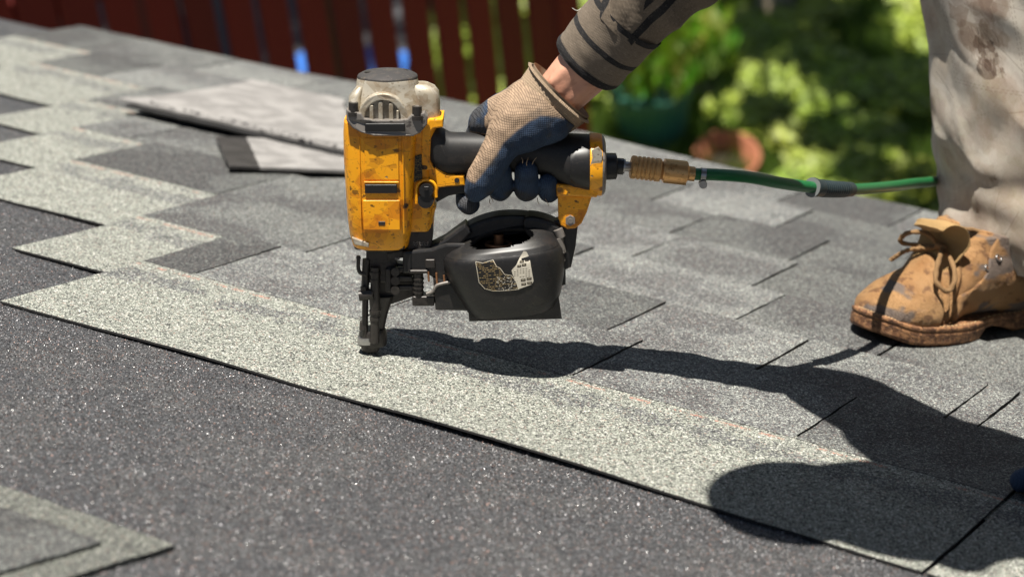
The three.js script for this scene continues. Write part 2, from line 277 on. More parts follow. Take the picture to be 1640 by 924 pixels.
// loose stone standing proud on the underlayment: what glitters in the sun
{
  const g = new THREE.IcosahedronGeometry(1, 0), stone = new THREE.MeshStandardMaterial({ color: 0xffffff, roughness: 0.27, flatShading: true });
  const N = 320000, inst = new THREE.InstancedMesh(g, stone, N), r = rng(77), m = new THREE.Matrix4(), q = new THREE.Quaternion(), e = new THREE.Euler(), col = new THREE.Color();
  for (let i = 0; i < N; i++) {
    let u, v; do { u = -0.75 + 1.6 * r(); v = -0.85 + 0.74 * r(); if (r() < 0.1) { u = -0.75 + 0.45 * r(); v = -0.13 + 0.5 * r(); } } while (false);
    const s = 0.0004 + 0.0004 * r() * r();
    e.set(r() * 6.28, r() * 6.28, r() * 6.28); q.setFromEuler(e); m.compose(V3(u, swell(u, v) + s * 0.35, -v), q, V3(s * (0.8 + 0.5 * r()), s * (0.7 + 0.4 * r()), s * (0.8 + 0.5 * r()))); inst.setMatrixAt(i, m);
    const c = pick(plum, r()), w = r() < 0.07 ? 3.2 : r() < 0.4 ? 0.5 : 1.3; inst.setColorAt(i, col.setRGB(c[0] * w, c[1] * w, c[2] * w));
  }
  inst.name = 'granule'; inst.userData.kind = 'stuff'; inst.castShadow = inst.receiveShadow = true; roof.add(inst);
  const M2 = 120000, shiny = new THREE.InstancedMesh(g, new THREE.MeshStandardMaterial({ color: 0xffffff, roughness: 0.17, flatShading: true }), M2);   // the glassier grains among them
  for (let i = 0; i < M2; i++) { const u = -0.75 + 1.6 * r(), v = -0.85 + 0.74 * r(), s = 0.0003 + 0.00028 * r() * r(); e.set(r() * 6.28, r() * 6.28, r() * 6.28); q.setFromEuler(e); m.compose(V3(u, swell(u, v) + s * 0.4, -v), q, V3(s, s * 0.8, s)); shiny.setMatrixAt(i, m); const c = pick(plumWarm, r()), w = r() < 0.12 ? 3 : 1; shiny.setColorAt(i, col.setRGB(c[0] * w, c[1] * w, c[2] * w)); }
  shiny.name = 'glassy_granule'; shiny.userData.kind = 'stuff'; shiny.castShadow = shiny.receiveShadow = true; roof.add(shiny);
}

// ------------------------------------------------------------------ loose pieces lying on the roof
function slab(pts, thick, lift, bend) {   // flat cut piece with outline pts (u, v), thickness, height above the roof
  const s = new THREE.Shape(pts.map(([u, v]) => new THREE.Vector2(u, v))), g = new THREE.ExtrudeGeometry(s, { depth: thick, bevelEnabled: true, bevelSize: 0.0006, bevelThickness: 0.0005, bevelSegments: 1, curveSegments: 6 });
  const p = g.attributes.position; for (let i = 0; i < p.count; i++) { const u = p.getX(i), v = p.getY(i), t = p.getZ(i); p.setXYZ(i, u, lift + t + (bend ? bend(u, v) : 0), -v); }
  g.computeVertexNormals(); return g;
}
const ragged = (pts, step, amp, seed) => { const o = []; for (let i = 0; i < pts.length; i++) { const a = pts[i], b = pts[(i + 1) % pts.length], L = Math.hypot(b[0] - a[0], b[1] - a[1]), n = Math.max(1, Math.round(L / step)); for (let k = 0; k < n; k++) { const t = k / n, w = k ? amp * (noise3(i * 31 + t * L * 140, seed, 3) - 0.5) : 0; o.push([lerp(a[0], b[0], t) + w * (b[1] - a[1]) / L, lerp(a[1], b[1], t) - w * (b[0] - a[0]) / L]); } } return o; };
function looseThing(name, label, category, u, v) { const o = thing(name, label, category); o.position.copy(toWorld(u * uDir.x + v * vDir.x, -0.0105, u * uDir.z + v * vDir.z)); o.quaternion.copy(qCourse); return o; }
const backTex = sized(dataTex(512, 512, (x, y) => {
  const n = fbm(x * 0.02, y * 0.026, 3, 5), s = hash3(x, y, 5), c = mix3([0.205, 0.195, 0.186], [0.29, 0.277, 0.264], sstep(0.35, 0.65, n)), d = s < 0.12 ? 0.6 : s > 0.93 ? 1.25 : 0.93 + 0.14 * s; return c.map((k) => toSRGB(k * d));
}), 0.3);
const backMat = new THREE.MeshStandardMaterial({ map: backTex, bumpMap: backTex, bumpScale: 0.0006, roughness: 0.85 });
const tarMat = new THREE.MeshStandardMaterial({ color: new THREE.Color(0.035, 0.033, 0.032), roughness: 0.33 });
const shift = (pts, u, v) => pts.map(([a, b]) => [a - u, b - v]);
{
  const o = looseThing('shingle_scrap', 'large pale shingle offcut lying face down behind the nail gun', 'shingle offcut', -0.6, 0.76);
  const out = shift(ragged([[-0.768, 0.611], [-0.41, 0.622], [-0.63, 0.905], [-0.778, 0.902]], 0.012, 0.006, 2), -0.6, 0.76);
  part('backing', slab(out, 0.003, 0.0195, (u, v) => 0.006 * sstep(-0.05, -0.16, v) + 0.004 * sstep(0.1, 0.15, v)), backMat, o);
  const low = shift(ragged([[-0.755, 0.606], [-0.42, 0.615], [-0.63, 0.88], [-0.76, 0.885]], 0.012, 0.005, 5), -0.6, 0.76);
  part('tar_layer', slab(low, 0.003, 0.0155, (u, v) => 0.005 * sstep(-0.05, -0.16, v)), M.asphalt, o);
  const dabs = [], r = rng(9); for (let i = 0; i < 60; i++) { const s = new THREE.SphereGeometry(0.0008 + 0.0016 * r() * r(), 8, 5); s.scale(1.5, 0.6, 1); s.translate(-0.75 + 0.3 * r() + 0.6, 0.0288, -(0.617 + 0.014 * r() - 0.76)); dabs.push(s); }
  part('sealant_dab', merge(dabs), tarMat, o);
}
{
  const o = looseThing('shingle_scrap', 'small pale shingle offcut with a dark tar strip, half under the large one', 'shingle offcut', -0.45, 0.56);
  const A = [-0.482, 0.449], e = [0.64, 0.77], f = [-0.66, 0.75], P = (a, b) => [A[0] + e[0] * a + f[0] * b + 0.45, A[1] + e[1] * a + f[1] * b - 0.56];
  part('backing', slab([P(0.036, 0), P(0.15, 0), P(0.15, 0.16), P(0.036, 0.16)], 0.0032, 0.0165), backMat, o);
  part('tar_strip', slab(ragged([P(0, 0), P(0.0352, 0), P(0.0352, 0.16), P(0, 0.16)], 0.008, 0.003, 4), 0.0034, 0.0165), new THREE.MeshStandardMaterial({ map: backTex, bumpMap: sized(backTex, 0.15), bumpScale: 0.003, color: new THREE.Color(0.18, 0.17, 0.17), roughness: 0.35 }), o);
}
{
  const o = looseThing('loose_shingle', 'loose grey green shingle lying in the near left corner', 'shingle', 0.0, -0.5);
  const sagePlain = new THREE.MeshStandardMaterial({ map: sized(granuleTex(G1, () => sage.map(([w, c], i) => [w, i % 2 ? mix3(c, [0.16, 0.16, 0.16], 0.6) : c])), 1024 * mm), bumpMap: bump1, bumpScale: 0.0007, roughness: 0.8, color: new THREE.Color(0.62, 0.62, 0.61) });
  part('headlap', slab(shift(ragged([[-0.75, -0.471], [-0.75, -0.78], [0.105, -0.78], [0.149, -0.471]], 0.01, 0.0015, 6), 0, -0.5), 0.0028, 0.0018), sagePlain, o);
  part('tab', slab(shift(ragged([[-0.75, -0.503], [-0.75, -0.79], [0.08, -0.79], [0.118, -0.508]], 0.01, 0.002, 7), 0, -0.5), 0.0026, 0.0053), M.tabs[0], o);
}
// ------------------------------------------------------------------ the coil nailer
// Measured off a drawing whose unit is 0.536 mm, seen 16 degrees from above; D gives the tool's own coordinates
// (x along the grip, y up the tool, z towards the viewer; origin at the nose) for a drawing point at depth z.
const UNIT = 0.0005358;
function D(x, y, z = 0) {
  let Y = (557 - y + z * 0.2756) / 0.9613, k = 1;
  for (let i = 0; i < 2; i++) { k = 1 - (Y * 0.2756 + z * 0.9613) * UNIT / 1.929; Y = ((462 - y) * k + 95 + z * 0.2756) / 0.9613; }
  return V3((x - 820) * k + 223, Y, z);
}
const qTool = qRoof.clone().multiply(qLens).multiply(new THREE.Quaternion().setFromEuler(new THREE.Euler(16 * Math.PI / 180, 0, 0)));
const toolBase = V3(0, -0.0015, 0);
function sc(g, keepUV) {   // to metres; the uv laid square on each face, in metres as well
  g.scale(UNIT, UNIT, UNIT);
  if (keepUV) { const uv = g.attributes.uv; if (keepUV === 2) for (let i = 0; i < uv.count; i++) uv.setXY(i, uv.getX(i) * UNIT, uv.getY(i) * UNIT); return g; }
  const n = g.index ? g.toNonIndexed() : g, p = n.attributes.position, uv = n.attributes.uv, a = V3(), b = V3(), c = V3();
  for (let i = 0; i < p.count; i += 3) {
    a.fromBufferAttribute(p, i); b.fromBufferAttribute(p, i + 1).sub(a); c.fromBufferAttribute(p, i + 2).sub(a); b.cross(c); const X = Math.abs(b.x), Y = Math.abs(b.y), Z = Math.abs(b.z);
    for (let j = i; j < i + 3; j++) uv.setXY(j, X > Z && X > Y ? p.getZ(j) + 0.031 : p.getX(j), Y > X && Y > Z ? p.getZ(j) + 0.017 : p.getY(j));
  }
  return n;
}
function plate(pts, z, depth, bevel = 1.5, holes = []) {   // outline from the drawing, front face at z
  const s = new THREE.Shape(pts.map(([x, y]) => { const p = D(x, y, z); return new THREE.Vector2(p.x, p.y); }));
  for (const h of holes) s.holes.push(new THREE.Path(h.map(([x, y]) => { const p = D(x, y, z); return new THREE.Vector2(p.x, p.y); })));
  const g = new THREE.ExtrudeGeometry(s, { depth: depth - 2 * bevel, bevelEnabled: bevel > 0, bevelSize: bevel, bevelThickness: bevel, bevelSegments: 2, curveSegments: 8 });
  g.translate(0, 0, z - depth + bevel); return g;
}
const rounded = (pts, n = 5) => new THREE.CatmullRomCurve3(pts.map(([x, y]) => V3(x, y, 0)), true, 'centripetal').getPoints(pts.length * n).slice(0, -1).map((p) => [p.x, p.y]);
function arcBend(g, cx, radius) { const p = g.attributes.position; for (let i = 0; i < p.count; i++) { const d = (p.getX(i) - cx); p.setZ(i, p.getZ(i) - d * d / (2 * radius)); } g.computeVertexNormals(); return g; }
function rod(a, b, ra, rb = ra, n = 20) { const d = b.clone().sub(a), g = new THREE.CylinderGeometry(rb, ra, d.length(), n); g.applyQuaternion(new THREE.Quaternion().setFromUnitVectors(V3(0, 1, 0), d.clone().normalize())); g.translate((a.x + b.x) / 2, (a.y + b.y) / 2, (a.z + b.z) / 2); return g; }
function block(x0, y0, x1, y1, z, depth, r = 2) { const a = D(x0, y0, z), b = D(x1, y1, z), g = new RoundedBoxGeometry(Math.abs(b.x - a.x), Math.abs(a.y - b.y), depth, 2, r); g.translate((a.x + b.x) / 2, (a.y + b.y) / 2, z - depth / 2); return g; }
const sup = (t, n) => Math.sign(t) * Math.pow(Math.abs(t), 2 / n);
function upright(list, n = 48, tilt = 0) {   // horizontal rounded sections: [y, x0, x1, half depth, squareness, z centre]
  return loft(list.map(([y, x0, x1, zd, sq = 3, zc = 0]) => { const a = D(x0, y, zc), b = D(x1, y, zc), r = []; for (let i = 0; i < n; i++) { const t = i / n * 2 * Math.PI; const ox = (b.x - a.x) / 2 * sup(Math.cos(t), sq); r.push(V3((a.x + b.x) / 2 + ox, a.y + tilt * ox, zc - zd * sup(Math.sin(t), sq))); } return r; }));
}
function lengthwise(list, n = 44) {   // sections across the grip: [x, yTop, yBottom, half depth, squareness, lean]
  return loft(list.map(([x, y0, y1, zd, sq = 2.4, lean = 0]) => { const a = D(x, y0, 0), b = D(x, y1, 0), r = []; for (let i = 0; i < n; i++) { const t = i / n * 2 * Math.PI, c = sup(Math.cos(t), sq), s = sup(Math.sin(t), sq); r.push(V3((a.x + b.x) / 2 + lean * c, (a.y + b.y) / 2 + (a.y - b.y) / 2 * c, zd * s)); } return r; }));
}
// worn surfaces: scratches, chips and grime with outlines of their own
function wornTex(base, marks, seed, size = 1024) {
  const r = rng(seed);
  return canvasTex(size, size, (c, w, h) => {
    c.fillStyle = base; c.fillRect(0, 0, w, h);
    for (const [n, colour, alpha, kind, s0, s1] of marks) for (let i = 0; i < n; i++) {
      const x = r() * w, y = r() * h, s = s0 + (s1 - s0) * r() ** 2; c.globalAlpha = alpha * (0.4 + 0.6 * r()); c.fillStyle = c.strokeStyle = colour;
      for (const [ox, oy] of [[0, 0], [w, 0], [-w, 0], [0, h], [0, -h]]) {
        if (x + ox < -s * 4 || x + ox > w + s * 4 || y + oy < -s * 4 || y + oy > h + s * 4) continue;
        if (kind === 'scratch') { const a = hash3(i, seed, 1) * 6.28; c.lineWidth = 1 + s * 0.03; c.beginPath(); c.moveTo(x + ox, y + oy); c.quadraticCurveTo(x + ox + Math.cos(a) * s * 0.5 + s * 0.1, y + oy + Math.sin(a) * s * 0.5, x + ox + Math.cos(a) * s, y + oy + Math.sin(a) * s); c.stroke(); }
        else { c.beginPath(); const m = 9; for (let k = 0; k < m; k++) { const a = k / m * 6.283, q = s * (0.45 + 0.8 * hash3(i, k, seed)); c.lineTo(x + ox + Math.cos(a) * q * (1 + 0.5 * hash3(i, 1, seed)), y + oy + Math.sin(a) * q); } c.closePath(); c.fill(); }
      }
    }
    c.globalAlpha = 1;
  });
}
const T = {};
const yellowTex = sized(wornTex('rgb(246,168,18)', [[260, 'rgb(190,104,8)', 0.4, 'blot', 4, 70], [300, 'rgb(110,62,14)', 0.3, 'blot', 2, 30], [600, 'rgb(150,88,14)', 0.3, 'scratch', 10, 60], [700, 'rgb(60,34,10)', 0.5, 'blot', 0.8, 6], [70, 'rgb(40,24,12)', 0.9, 'blot', 2, 16], [160, 'rgb(52,32,14)', 0.6, 'scratch', 6, 40], [170, 'rgb(120,70,14)', 0.35, 'scratch', 20, 140], [90, 'rgb(250,190,70)', 0.3, 'scratch', 14, 90], [14, 'rgb(120,112,104)', 0.9, 'blot', 4, 17]], 3), 0.17);
T.yellow = new THREE.MeshPhysicalMaterial({ map: yellowTex, roughness: 0.42, clearcoat: 0.15, clearcoatRoughness: 0.35, bumpMap: yellowTex, bumpScale: 0.0002 });
const blackTex = sized(wornTex('rgb(30,29,29)', [[400, 'rgb(54,48,42)', 0.3, 'blot', 2, 40], [1500, 'rgb(112,98,80)', 0.28, 'blot', 0.8, 5], [260, 'rgb(88,84,80)', 0.3, 'scratch', 10, 90], [200, 'rgb(14,13,13)', 0.6, 'blot', 2, 14]], 4), 0.14);
T.rubber = new THREE.MeshStandardMaterial({ map: blackTex, roughness: 0.55, bumpMap: blackTex, bumpScale: 0.00025 });
T.plastic = new THREE.MeshStandardMaterial({ map: blackTex, roughness: 0.42 });
T.black = new THREE.MeshStandardMaterial({ color: new THREE.Color(0.013, 0.0125, 0.012), roughness: 0.4 });
const gunTex = sized(wornTex('rgb(128,122,116)', [[400, 'rgb(36,32,30)', 0.5, 'blot', 2, 22], [700, 'rgb(120,112,104)', 0.4, 'blot', 0.6, 4], [300, 'rgb(140,132,124)', 0.4, 'scratch', 8, 70], [120, 'rgb(88,58,38)', 0.4, 'blot', 1, 9]], 6), 0.1);
T.gun = new THREE.MeshStandardMaterial({ map: gunTex, roughness: 0.42, metalness: 0.25 });
const darkSteelTex = sized(wornTex('rgb(56,52,49)', [[400, 'rgb(20,18,17)', 0.5, 'blot', 2, 22], [800, 'rgb(92,82,72)', 0.35, 'blot', 0.6, 4], [240, 'rgb(110,104,98)', 0.4, 'scratch', 8, 60], [120, 'rgb(84,60,44)', 0.4, 'blot', 1, 8]], 16), 0.1);
T.nose = new THREE.MeshStandardMaterial({ map: darkSteelTex, roughness: 0.38, metalness: 0.25 });
const alTex = sized(wornTex('rgb(184,176,160)', [[420, 'rgb(138,120,96)', 0.45, 'blot', 6, 60], [800, 'rgb(86,70,52)', 0.4, 'blot', 0.8, 9], [300, 'rgb(60,48,38)', 0.5, 'blot', 0.6, 5], [160, 'rgb(228,224,214)', 0.5, 'scratch', 8, 80]], 7), 0.15);
T.alloy = new THREE.MeshStandardMaterial({ map: alTex, roughness: 0.48, metalness: 0.25, bumpMap: alTex, bumpScale: 0.0002 });
T.steel = new THREE.MeshStandardMaterial({ color: new THREE.Color(0.42, 0.41, 0.40), roughness: 0.3, metalness: 0.9 });
const brassTex = sized(wornTex('rgb(222,172,112)', [[300, 'rgb(130,92,50)', 0.35, 'blot', 3, 30], [400, 'rgb(80,54,30)', 0.4, 'blot', 0.6, 6], [160, 'rgb(224,184,124)', 0.5, 'scratch', 8, 60]], 8), 0.06);
T.brass = new THREE.MeshStandardMaterial({ map: brassTex, roughness: 0.3, metalness: 0.6 });
T.copper = new THREE.MeshStandardMaterial({ color: new THREE.Color(0.36, 0.17, 0.08), roughness: 0.35, metalness: 0.6 });

const gun = thing('nail_gun', 'yellow and black pneumatic coil nail gun pressed nose down on the fresh shingle', 'nail gun');
gun.position.copy(toWorld(toolBase.x, toolBase.y, toolBase.z)); gun.quaternion.copy(qTool);
const P = (name, list, mat, parent = gun, keepUV) => part(name, sc(Array.isArray(list) ? merge(list) : list, keepUV), mat, parent);

// motor housing
const housing = P('housing', [
  upright([[388, 572, 655, 40, 3.5], [384, 567, 657, 46, 3.6], [366, 562, 661, 50, 3.8], [340, 559, 664, 53, 4], [300, 556, 667, 55, 4], [250, 553, 669, 56, 4], [205, 552, 671, 56, 4], [186, 553, 672, 55, 4]]),
  upright([[362, 646, 693, 26, 3.2], [356, 646, 696, 28, 3.4], [320, 646, 699, 31, 3.4], [268, 648, 692, 32, 3.4], [230, 650, 690, 33, 3.4], [186, 652, 706, 33, 3.2]], 36),
], T.yellow);
const Z = 56;
P('front_panel', [block(584, 218, 640, 286, Z + 1.2, 4, 1.5), block(576, 214, 580, 372, Z + 0.8, 4, 1.2), block(645, 214, 649, 372, Z + 0.8, 4, 1.2), block(584, 288, 640, 291, Z + 2.6, 4, 1), block(582, 318, 642, 366, Z + 0.7, 4, 1.5)], T.yellow, housing);
P('logo_bar', block(585, 293, 637, 307, Z + 2.6, 5, 1.2), T.black, housing);
P('paint_chip', [block(607, 352, 618, 358, Z + 1.4, 2, 0.6)], T.nose, housing);
// side panel of the housing with its plate and mode selector
const qSide = 33;
P('rating_plate', plate([[655, 250], [676, 245], [677, 284], [656, 291]], qSide + 2, 3, 0.6), new THREE.MeshStandardMaterial({ map: canvasTex(128, 256, (c, w, h) => { c.fillStyle = '#15130f'; c.fillRect(0, 0, w, h); const r = rng(4); c.fillStyle = '#8d7a48'; for (let y = 8; y < h; y += 13) for (let x = 8; x < w - 8;) { const k = 3 + r() * 14; if (r() < 0.75) c.fillRect(x, y, k, 5); x += k + 4; } }), roughness: 0.5 }), housing);
{
  const m = housing.children.find((o) => o.name === 'rating_plate'), p = m.geometry.attributes.position, uv = m.geometry.attributes.uv; m.geometry.computeBoundingBox(); const b = m.geometry.boundingBox;
  for (let i = 0; i < p.count; i++) uv.setXY(i, (p.getX(i) - b.min.x) / (b.max.x - b.min.x), (p.getY(i) - b.min.y) / (b.max.y - b.min.y));
}
{
  const a = D(684, 300, 34), b = D(683, 317, 34), sel = P('mode_selector', [rod(V3(a.x, a.y, 26), V3(a.x, a.y, 44), 12, 11, 24), rod(V3(b.x, b.y, 26), V3(b.x, b.y, 42), 13, 12, 24), block(680, 296, 688, 302, 47, 6, 1)], T.plastic);
  const pts = []; for (let i = 0; i <= 20; i++) { const t = (-8 + 196 * i / 20) * Math.PI / 180; pts.push(V3(a.x + 15.5 * Math.cos(t), a.y + 15.5 * Math.sin(t), 38)); } pts.unshift(V3(a.x + 15.5, a.y - 12, 38)); pts.push(V3(a.x - 15.5, a.y - 22, 38));
  P('selector_guard', limb(pts, [2.6, 2.6], { seg: 40, around: 8 }), T.yellow, sel);
}
// top cap
const cap = P('end_cap', [
  upright([[192, 559, 684, 54, 3.4], [172, 561, 681, 53, 3.2], [152, 566, 676, 50, 2.8], [136, 571, 670, 47, 2.4], [127, 572, 671, 46.5, 2.2], [122, 573, 670, 46, 2.1], [119, 575, 668, 45, 2.1]]),
  upright([[197, 668, 706, 27, 3], [186, 664, 706, 28, 3], [160, 660, 706, 28, 3], [143, 658, 704, 27, 3], [135, 657, 698, 24, 2.7], [130, 656, 688, 19, 2.4]], 32),
  upright([[190, 557, 580, 22, 2.6, 34], [150, 560, 580, 20, 2.4, 30], [135, 572, 584, 12, 2.2, 24]], 24),
], T.alloy);
{
  const c = D(621.5, 113, 0), ring = (y, r, s) => { const o = []; for (let i = 0; i < 48; i++) { const t = -i / 48 * 2 * Math.PI; o.push(V3(c.x + r * Math.cos(t), y, s * r * Math.sin(t))); } return o; };
  P('cap_disc', loft([ring(c.y - 11, 46.5, 0.97), ring(c.y - 5.5, 47, 0.97), ring(c.y - 3, 45.5, 0.97), ring(c.y + 1, 38, 0.97), ring(c.y + 4, 22, 0.97), ring(c.y + 4.8, 4, 0.97)]), new THREE.MeshStandardMaterial({ map: blackTex, color: new THREE.Color(3, 2.9, 2.8), roughness: 0.75, bumpMap: blackTex, bumpScale: 0.0006 }), cap);
  for (const [x, z] of [[-30, 10], [27, -8]]) { const g = new THREE.CylinderGeometry(5, 5, 1.6, 16); g.translate(c.x + x, c.y + 2.2, z); P('hole_disc', g, T.nose, cap); }  // dark discs standing in for the shaded depth of two holes
}
{
  // exhaust: dark recess behind a raised arch, with dusty fins
  const c = D(614, 188, 58), arch = new THREE.Shape(); arch.absarc(c.x, c.y, 36, 0, Math.PI, false); arch.lineTo(c.x - 30, c.y); arch.absarc(c.x, c.y, 29.5, Math.PI, 0, true); arch.lineTo(c.x + 36, c.y);
  const ag = new THREE.ExtrudeGeometry(arch, { depth: 18, bevelEnabled: true, bevelSize: 2.2, bevelThickness: 2.5, bevelSegments: 3, curveSegments: 28 }); ag.scale(1, 1.06, 1); ag.translate(0, -c.y * 0.06, 40);
  const ex = P('exhaust_arch', arcBend(ag, c.x, 260), T.alloy, cap);
  const d = new THREE.Shape(); d.absarc(c.x, c.y, 30, 0, Math.PI, false); const dg = new THREE.ExtrudeGeometry(d, { depth: 10, bevelEnabled: false, curveSegments: 28 }); dg.scale(1, 1.06, 1); dg.translate(0, -c.y * 0.06, 42.5);
  P('exhaust_recess', dg, T.alloy, cap);
  for (const [x, h, w] of [[-17, 22, 6], [-3, 28, 7], [13, 25, 7], [23, 14, 4]]) { const b = new RoundedBoxGeometry(w, h + 4, 8, 2, 1.6); b.translate(c.x + x, c.y + h / 2 - 2, 55.5); P('exhaust_fin', b, T.alloy, cap); }
}
// steel strap round the front of the cap with its two socket screws
{
  const out = [[557, 176], [578, 181], [583, 189], [600, 191.5], [640, 191.5], [655, 190], [661, 184], [680, 181], [684, 186], [683, 197], [673, 209], [662, 214], [600, 213], [579, 208], [566, 201], [557, 190]];
  const strap = P('strap', arcBend(plate(out, 66, 20, 2), D(616, 200, 60).x, 300), T.gun);
  P('strap_slot', arcBend(block(585, 195, 650, 208, 67.6, 4, 1.8), D(616, 200, 60).x, 300), T.black, strap);
  for (const [x, y, z] of [[567, 167, 55], [669, 173, 56]]) { const a = D(x, y + 9, z), b = D(x, y - 6, z); const s = P('screw', [rod(a, b, 7.6, 7.6, 22), rod(V3(a.x, a.y - 6, a.z), a, 10, 10, 22)], T.nose); P('socket', rod(V3(b.x, b.y - 2, b.z), V3(b.x, b.y + 0.5, b.z), 3.8, 3.8, 6), T.gun, s); }
}
P('bumper_ring', [upright([[393, 582, 648, 34, 2.6], [387, 578, 652, 40, 3]], 36), block(567, 382, 590, 399, 30, 26, 6), block(628, 384, 650, 399, 40, 24, 6)], T.plastic);
P('scuff_plate', plate([[566, 379], [590, 388], [590, 392], [570, 388]], 52, 8, 1.5), T.alloy);
// grip
const grip = P('grip', lengthwise([[684, 196, 264, 26, 3.4], [700, 197, 268, 28, 3.2], [710, 203, 274, 29, 2.8], [722, 209, 277, 29, 2.5], [760, 210, 274, 28, 2.3], [800, 211, 272, 28, 2.2], [840, 211, 272, 30, 2.2], [872, 211, 277, 34, 2.2], [896, 211, 290, 40, 2.25], [920, 212, 301, 45, 2.25], [944, 213, 305, 47, 2.25], [950, 214, 305, 46, 2.25]]), T.rubber);
P('grip_patch', [lengthwise([[914, 226, 286, 48.4, 2.6], [922, 218, 296, 49, 2.4], [940, 216, 302, 50, 2.3], [946, 216, 303, 48.5, 2.3]])], T.plastic, grip);
P('grip_frame', [plate([[690, 190], [708, 190], [708, 199], [694, 201], [689, 207], [687, 256], [694, 266], [683, 268], [678, 258], [679, 200]], 35, 70, 2.5), plate([[680, 260], [690, 262], [716, 279], [742, 281], [743, 292], [716, 294], [702, 296], [694, 322], [697, 330], [692, 345], [676, 345], [680, 300], [676, 284]], 24, 34, 2.5)], T.yellow);
P('pivot_hole_disc', rod(V3(D(733, 286, 25).x, D(733, 286, 25).y, 20), V3(D(733, 286, 25).x, D(733, 286, 25).y, 25), 4, 4, 14), T.nose);  // dark disc painted in for the shaded pivot hole
P('trigger', plate([[702, 297], [742, 295], [760, 298], [756, 304], [736, 305], [718, 309], [702, 318], [699, 310]], 16, 26, 3), T.plastic);
const ring = P('end_ring', lengthwise([[945, 212.5, 307, 49, 2.2], [947, 211, 308, 50.5, 2.2], [962, 212, 309, 51, 2.2], [965, 213, 308.5, 50, 2.2]], 52), T.yellow);
P('bare_patch', plate([[950, 238], [960, 233], [966, 241], [965, 256], [957, 268], [948, 262], [951, 250]], 49.5, 3, 0.6), T.alloy, ring);
P('end_flange', lengthwise([[964, 214, 308, 49.5, 2.2], [967, 215, 307.5, 49.5, 2.2], [969, 217, 306, 48, 2.2], [971, 224, 301, 42, 2.2], [972, 240, 288, 30, 2.1]], 52), T.gun);
P('inlet_boss', [lengthwise([[970, 243, 284, 22, 2.8], [988, 243.5, 283, 22, 2.8], [990, 248, 279, 18, 2.6]], 24), rod(D(975, 262, 0), D(1000, 264, 0), 13)], T.plastic);
// bracket from the end ring down to the magazine
const br = P('bracket', [plate([[897, 300], [910, 297], [945, 303], [948, 309], [939, 337], [931, 354], [922, 361], [911, 362], [902, 357], [898, 346]], 26, 14, 2.4), plate([[896, 296], [962, 300], [955, 310], [897, 308]], 34, 60, 4)], T.yellow);
P('bracket_recess', plate([[908, 312], [936, 314], [929, 331], [910, 331]], 26.6, 3, 1.2), T.yellow, br);
P('bolt', [rod(D(915, 348, 20), D(915, 348, 32).setY(D(915, 348, 20).y), 8.4, 8.4, 6), rod(D(915, 348, 20), V3(D(915, 348, 20).x, D(915, 348, 20).y, 34), 4, 4, 16)], T.gun);
P('magazine_arm', [plate([[896, 352], [925, 356], [921, 392], [914, 424], [905, 428], [905, 452], [896, 455], [886, 430], [884, 372], [888, 354]], 16, 24, 2.5)], T.plastic);
{ const h = []; for (const [y0, y1, r] of [[364, 377, 7.5], [378, 402, 8.4], [403, 416, 8]]) h.push(rod(D(895, y0, 26), D(900, y1, 26), r, r, 20)); P('hinge', h, T.gun); }
// coil magazine
const drumRings = [[488, 757, 884, 66, 3], [484, 751, 893, 73, 3], [468, 741, 900, 77, 2.9], [440, 724, 905, 80, 2.9], [412, 711, 907, 81, 2.9], [396, 709, 904, 81, 2.9], [388, 714, 899, 78, 2.9]];
const drum = P('magazine', [upright([...drumRings, [384, 724, 892, 72, 2.7], [382, 744, 880, 60, 2.2], [384, 748, 876, 57, 2.2], [400, 750, 874, 56, 2.2], [430, 752, 870, 54, 2.2]], 64, 0.11)], T.plastic);
P('magazine_lid', [plate(rounded([[706, 398], [716, 386], [744, 363], [772, 349], [800, 342], [836, 341], [862, 346], [884, 353], [890, 361], [872, 364], [848, 358], [822, 357], [792, 361], [768, 371], [752, 385], [742, 398], [724, 401]].map(([x, y]) => [x, y + 7])), 16, 46, 5), plate(rounded([[846, 352], [880, 357], [897, 368], [899, 382], [872, 384], [850, 370]]), 26, 50, 6)], T.rubber, drum);
{
  // domed top of the magazine with its look-in hole
  const dome = upright([[388.5, 713, 900, 78.2, 2.9], [381, 722, 897, 74, 2.7], [371, 744, 890, 62, 2.3], [364, 768, 882, 48, 2.2], [358, 792, 874, 32, 2.2], [354.5, 812, 864, 18, 2.1], [353.5, 826, 852, 8, 2]].flatMap((e, i, l) => i + 1 < l.length ? [0, 0.25, 0.5, 0.75].map((f) => e.map((q, k) => lerp(q, l[i + 1][k], f))) : [e]), 160, 0.11);
  const c = D(805, 380, 44), p = dome.attributes.position, keep = [], ix = dome.index.array; c.y = c.y * 0.9613 - c.z * 0.2756;
  for (let i = 0; i < ix.length; i += 3) { let x = 0, y = 0, z = 0; for (let k = 0; k < 3; k++) { x += p.getX(ix[i + k]) / 3; y += (p.getY(ix[i + k]) * 0.9613 - p.getZ(ix[i + k]) * 0.2756) / 3; z += p.getZ(ix[i + k]) / 3; } const a = (x - c.x) / 50, b = (y - c.y - (x - c.x) * 0.16) / 15; if (z < 0 || a * a + b * b > 1) keep.push(ix[i], ix[i + 1], ix[i + 2]); }
  dome.setIndex(keep); const m = T.plastic.clone(); m.side = THREE.DoubleSide; P('magazine_top', dome, m, drum);
}
P('nail_coil', [0, 1, 2].map((i) => { const c = D(800, 388 + i * 6, 4), g = new THREE.TorusGeometry(20 - i * 2, 3.2, 8, 28); g.rotateX(Math.PI / 2); g.translate(c.x, c.y, c.z); return g; }).concat([rod(D(800, 405, 4), D(800, 372, 4), 8)]), T.copper, drum);
